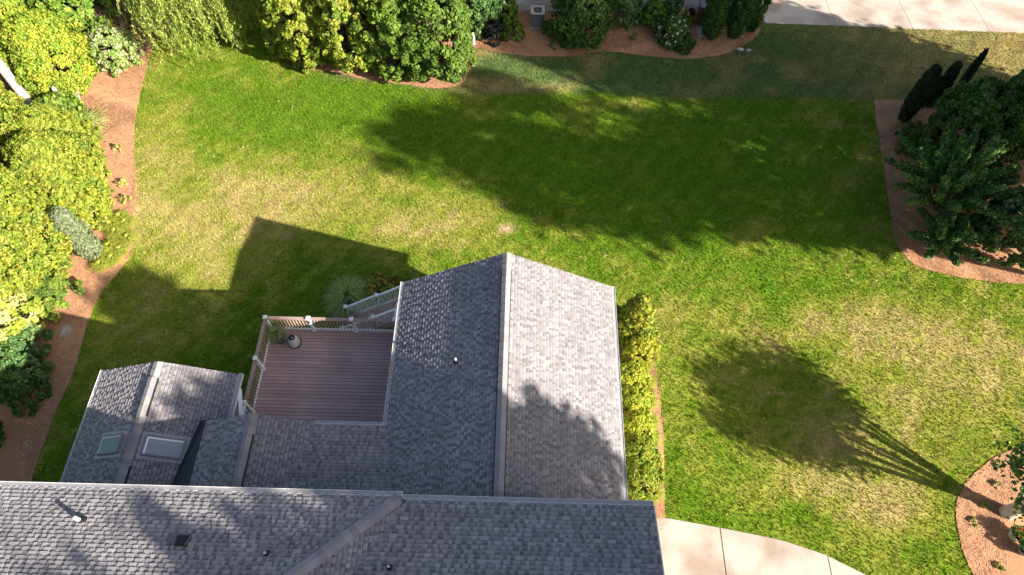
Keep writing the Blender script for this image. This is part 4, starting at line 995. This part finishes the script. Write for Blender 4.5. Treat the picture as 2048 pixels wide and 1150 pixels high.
# ------------------------------------------------------------------ the neighbour's house and what stands by it
nh = thing('neighbour_house', 'neighbour\'s house of white painted brick at the top edge, behind the shrubs', 'house', (5, 37.1, 0))
NO = (5, 37.1, 0)
WY = 37.15
m = MB(); m.box((-1.8, WY, 0), (10.9, WY + 9, 5.6)); m.box((-1.8, WY + .35, 5.6), (10.9, WY + 8.6, 5.7)); m.build('wall', M['brickw'], nh, NO)
m = MB(); m.box((10.9, WY - .9, 0), (12.4, WY + 9, .32)); m.build('side_step', M['stone'], nh, NO)
m = MB()
shingle_plane(m, [(-2.3, WY - .5, 5.6), (11.4, WY - .5, 5.6), (11.4, WY + 4.5, 7.8), (-2.3, WY + 4.5, 7.8)], (-2.3, WY - .5, 5.6), (1, 0, 0)); m.build('roof', M['shingle'], nh, NO, tone=True)
m = MB(); m.box((8.95, WY - .16, .55), (9.65, WY - .002, 1.25)); m.box((8.9, WY - .19, 1.25), (9.7, WY - .002, 1.31)); m.build('meter_box', M['aclid'], nh, NO)
m = MB(); m.tube([(2.15, WY - .04, 2.6), (2.15, WY - .04, 1.0), (2.0, WY - .1, .8)], .025, 6); m.build('conduit', M['aclid'], nh, NO)
x, y = .66, 35.95
t = thing('air_conditioner', 'square grey louvred air-conditioning unit with a round fan grille by the white wall', 'air conditioner', (x, y, 0))
m = MB(); m.box((-.46, -.46, 0), (.46, .46, .06)); m.build('pad', M['concrete'], t)
def rounded(r, z, c=.10, n=4):
    out = []
    for sx, sy, a0 in ((1, -1, -90), (1, 1, 0), (-1, 1, 90), (-1, -1, 180)):
        for k in range(n + 1):
            a = R(a0 + 90 * k / n); out.append((sx * (r - c) + c * math.cos(a), sy * (r - c) + c * math.sin(a), z))
    return out
m = MB(); m.prism(rounded(.40, .96), rounded(.40, .06)); body = m.build('body', M['acgrey'], t)
m = MB()
for k in range(11):
    u = -.30 + k * .06
    for a, b_ in (((u, -.415, .1), (u + .022, -.40, .92)), ((u, .40, .1), (u + .022, .415, .92)), ((-.415, u, .1), (-.40, u + .022, .92)), ((.40, u, .1), (.415, u + .022, .92))): m.box(a, b_)
m.build('louvres', M['guard'], body)
m = MB(); n_ = 40
ro = rounded(.43, 1.0, .12, 9)
ri = [(.31 * math.cos(math.atan2(p[1], p[0])), .31 * math.sin(math.atan2(p[1], p[0])), 1.0) for p in ro]
for k in range(len(ro)):
    q = (k + 1) % len(ro); m.poly([ro[k], ro[q], ri[q], ri[k]]); m.poly([(ro[k][0], ro[k][1], .955), (ro[q][0], ro[q][1], .955), ro[q], ro[k]]); m.poly([ri[k], ri[q], (ri[q][0], ri[q][1], .965), (ri[k][0], ri[k][1], .965)])
m.build('lid', M['aclid'], t)
m = MB(); m.lathe((0, 0, 0), [(.31, .963), (0, .963)], 30); m.build('fan_well', M['dark'], t)
m = MB()
for r in (.06, .11, .16, .21, .26, .30): m.tube([(r * math.cos(a), r * math.sin(a), .985) for a in np.linspace(0, 2 * math.pi, 25)], .006, 4, cap=False)
for a in np.linspace(0, math.pi, 5)[:-1]: m.tube([(-.31 * math.cos(a), -.31 * math.sin(a), .99), (.31 * math.cos(a), .31 * math.sin(a), .99)], .006, 4)
m.build('fan_grille', M['aclid'], t)
# brown cabinet with stone top by the corner
t = thing('outdoor_cabinet', 'brown wooden cabinet with a grey top standing by the white wall corner', 'cabinet', (11.0, 36.4, 0)); m = MB(); m.box((-.45, -.35, .05), (.5, .35, 1.25)); m.build('body', M['wood'], t)
m = MB(); m.box((-.5, -.42, 1.25), (.58, .42, 1.33)); m.build('top', M['aclid'], t)
for z in (.25, .75):
    m = MB(); m.box((-.3, -.375, z), (.35, -.352, z + .38)); m.build('door', M['bark'], t)
t = thing('paver_step', 'grey paver strip at the foot of the brown cabinet', 'paving', (10.9, 35.5, 0)); m = MB(); m.box((-.45, -.6, 0), (.6, .35, .08)); m.build('pavers', M['stone'], t)
potted('flower_pot', 'deep red leafed plant in a pot between the grey wall box and the cabinet', 1380, 38, .24, .4, 'black', [(.25, .02, .03), (.3, .03, .04), (.03, .03, .03)], .35, 260)
potted('flower_pot', 'pot of orange and yellow foliage beside the brown cabinet', 1388, 46, .22, .25, 'terracotta', [(.45, .25, .06), (.3, .3, .06)], .3, 200)
x, y = at(939, 66); t = thing('urn', 'dark upright urn with a round bowl between the big evergreen and the leafy shrubs', 'urn', (x, y, 0)); m = MB(); m.lathe((0, 0, 0), [(.2, 0), (.2, .06), (.08, .12), (.07, .55), (.2, .65), (.25, .85), (.27, .9), (.22, .9), (.15, .78), (0, .76)], 20); m.build('bowl', M['black'], t, smooth=True)
x, y = at(947, 88); t = thing('stone_statue', 'slender pale stone figure on the mulch beside the dark urn', 'statue', (x, y, 0)); m = MB(); m.lathe((0, 0, 0), [(.14, 0), (.14, .08), (.09, .12), (.11, .35), (.12, .55), (.06, .68), (.07, .74), (.07, .8), (0, .86)], 14); m.build('figure', M['stone'], t, smooth=True)
for q, l in (((1481, 99), 'larger flat whitish stone at the lawn edge of the neighbour\'s bed'), ((1497, 101), 'smaller flat whitish stone on the grass')):
    x, y = at(*q); m = MB(); s_ = .17 if 'larger' in l else .12
    m.prism([(s_ * 1.2 * math.cos(a) * random.uniform(.85, 1.1), s_ * .7 * math.sin(a), .05) for a in np.arange(0, 6.2, .7)], [(s_ * 1.3 * math.cos(a), s_ * .8 * math.sin(a), 0) for a in np.arange(0, 6.2, .7)])
    o = m.build('flat_stone', M['cream']); o.location = (x, y, 0); tag(o, l, 'stone', 'pale stones in the neighbour\'s grass')

# ------------------------------------------------------------------ tall trees outside the view, to the right and below, that shade the lawn and roofs
def tall(label, x, y, h, r, zc, lean=0, size=.30):
    n = (7600 if h > 21.5 else 10500) if x > 25 else 6600
    t = thing('tall_oak', label, 'tree', (x, y, 0), 'tall trees standing outside the view')
    nc = 58; u = rng.normal(0, 1, (nc, 3)); u = unit(u) * rng.uniform(.3, 1, (nc, 1)) ** .5
    cen = u * np.array([r, r, (h - zc) / 2]) + np.array([0, 0, (h + zc) / 2]); i = rng.integers(0, nc, n)
    P = cen[i] + rng.normal(0, 1, (n, 3)) * (.165 if x > 25 else .135) * r; P[:, 1] -= lean * P[:, 2] / h
    leaves('crown', P, rng.normal(0, 1, (n, 3)), size, MG, M['leaf'], t, 1.4)
    b = MB(); limbs(b, h, .15, zc * .9, r * .9, 9, .4); b.v = [(q[0], q[1] - lean * q[2] / h, q[2]) for q in b.v]; b.build('trunk', M['bark'], t)
TALL = [ # right side: shade over the lawn and the right bed (x, y, height, crown radius, crown bottom, lean)
    (30, 16.8, 23.0, 2.9, 10.5, 11.0), (31.5, 15.2, 22, 2.8, 6, 4.6), (33.0, 17.0, 22, 3.2, 3, 0), (34, 20.0, 21, 3.2, 3, 0), (35, 24.0, 20, 3.0, 2.5, 0), (34, 26.3, 14.5, 2.5, 2, 0), (37, 18, 25, 3, 10, 0),
    # below: shade over the roofs and the lower left
    (10.6, -0.5, 18.0, 2.1, 12.2, 0), (20.0, -5.3, 22, 2.8, 13, 0), (17.0, -7.5, 22.5, 3.0, 12, 0), (10.5, -7.2, 21, 2.8, 10, 0), (13.5, -11.5, 24, 3.2, 12, 0), (4.0, -11.5, 19, 3.0, 7, 0), (15.0, -4.6, 20, 2.3, 14, 0)]
LB = ['nearest the corner bed, slim high crown', 'second from the corner bed, full crown', 'third along the right boundary, broad crown', 'behind the right bed, rounded crown', 'farther back than the rounded one, tall', 'short full one near the neighbour\'s lawn', 'tallest one set back from the boundary', 'closest to the driveway, high crown', 'in front of the house by the drive', 'across the drive, very tall', 'front yard, in front of the main roof', 'tallest in the front yard', 'left one of the front yard', 'slender one in the middle of the front yard']
for q, l in zip(TALL, LB): tall('tall oak outside the view, ' + l, *q)

# ------------------------------------------------------------------ grass blades and pine straw (uncountable)
def scatter(name, n, xr, yr, colf, m, hgt, wid, mask, flat=False, z=0.0, lean=.5):
    x = rng.uniform(*xr, n); y = rng.uniform(*yr, n)
    k = mask(x, y); x, y = x[k], y[k]; n = len(x)
    jit = 0 if flat else .22; c = colf(x + rng.normal(0, jit, n), y + rng.normal(0, .5 * jit, n)) * rng.uniform(.45, 1.6, (n, 1)); x = x + rng.normal(0, .035, n); y = y + rng.normal(0, .035, n); az = rng.uniform(0, 2 * math.pi, n)
    d = np.stack([np.cos(az), np.sin(az), np.zeros(n)], -1); s = np.stack([-np.sin(az), np.cos(az), np.zeros(n)], -1)
    h = hgt * rng.uniform(.5, 1.25, (n, 1)); w_ = wid * rng.uniform(.6, 1.3, (n, 1)); b = np.stack([x, y, np.full(n, z)], -1)
    if flat:
        tip = b + d * h; tip[:, 2] += rng.uniform(0, .03, n); b[:, 2] += rng.uniform(0, .02, n); V = np.stack([b - s * w_, b + s * w_, tip], 1)
    else:
        ln = rng.uniform(.1, lean, (n, 1)); tip = b + d * h * ln * 1.6; tip[:, 2] += (h * np.sqrt(1 - (ln * .9) ** 2))[:, 0]; V = np.stack([b - s * w_, b + s * w_, tip], 1)
    o = np_mesh(name, V, None, np.clip(c, 0, .9), m); return o
def in_view(x, y):  # keep what the photo's surroundings need
    half = 13 + (y + 2) * .56
    return (np.abs(x) < half + 2)
def any_bed(x, y):
    r = np.zeros(x.shape, bool)
    for b in BEDS: r |= inside(x, y, b)
    return r
def not_lawn(x, y):
    r = any_bed(x, y)
    r |= (x > 4.2) & (x < near_edge[-1][0]) & (y < np.interp(x, [p[0] for p in near_edge], [p[1] for p in near_edge]) + .03)
    r |= (x > edges[0] - .1) & (y > fe0[1] + sl * (x - fe0[0]) - .02)
    r |= (x > -18.6) & (x < 3.4) & (y < 4.3)
    r |= (x < -3.5) & (x > -14) & (y > 36.9)
    return r
m_lawn = lambda x, y: in_view(x, y) & ~not_lawn(x, y)
m_bed = lambda x, y: in_view(x, y) & any_bed(x, y)
o = scatter('grass', 900000, (-36, 36), (3, 39), lambda x, y: lawn_color(x, y) * 1.12, M['blade'], .085, .020, m_lawn); tag(o, 'short mown lawn grass, lush green with dry straw-coloured patches', 'grass', None, 'stuff')
o = scatter('pine_straw', 420000, (-36, 36), (3, 39), lambda x, y: mulch_color(x, y) * 1.12, M['needle'], .16, .014, m_bed, True, .032); tag(o, 'orange-brown pine straw covering the planting beds', 'pine straw', None, 'stuff')

# leaf litter lying on the grass
n = 900; x = rng.uniform(-30, 30, n); y = rng.uniform(6, 37, n); k = m_lawn(x, y); x, y = x[k], y[k]; n = len(x)
o = leaves('fallen_leaves', np.stack([x, y, np.full(n, .06)], -1), np.tile(np.array([[0, 0, 1.0]]), (n, 1)), .07, [(.38, .28, .14), (.30, .18, .08), (.50, .46, .32), (.45, .40, .10)], M['leaf'], None, 1.4, .4)
tag(o, 'small dry fallen leaves scattered over the grass', 'leaves', None, 'stuff')
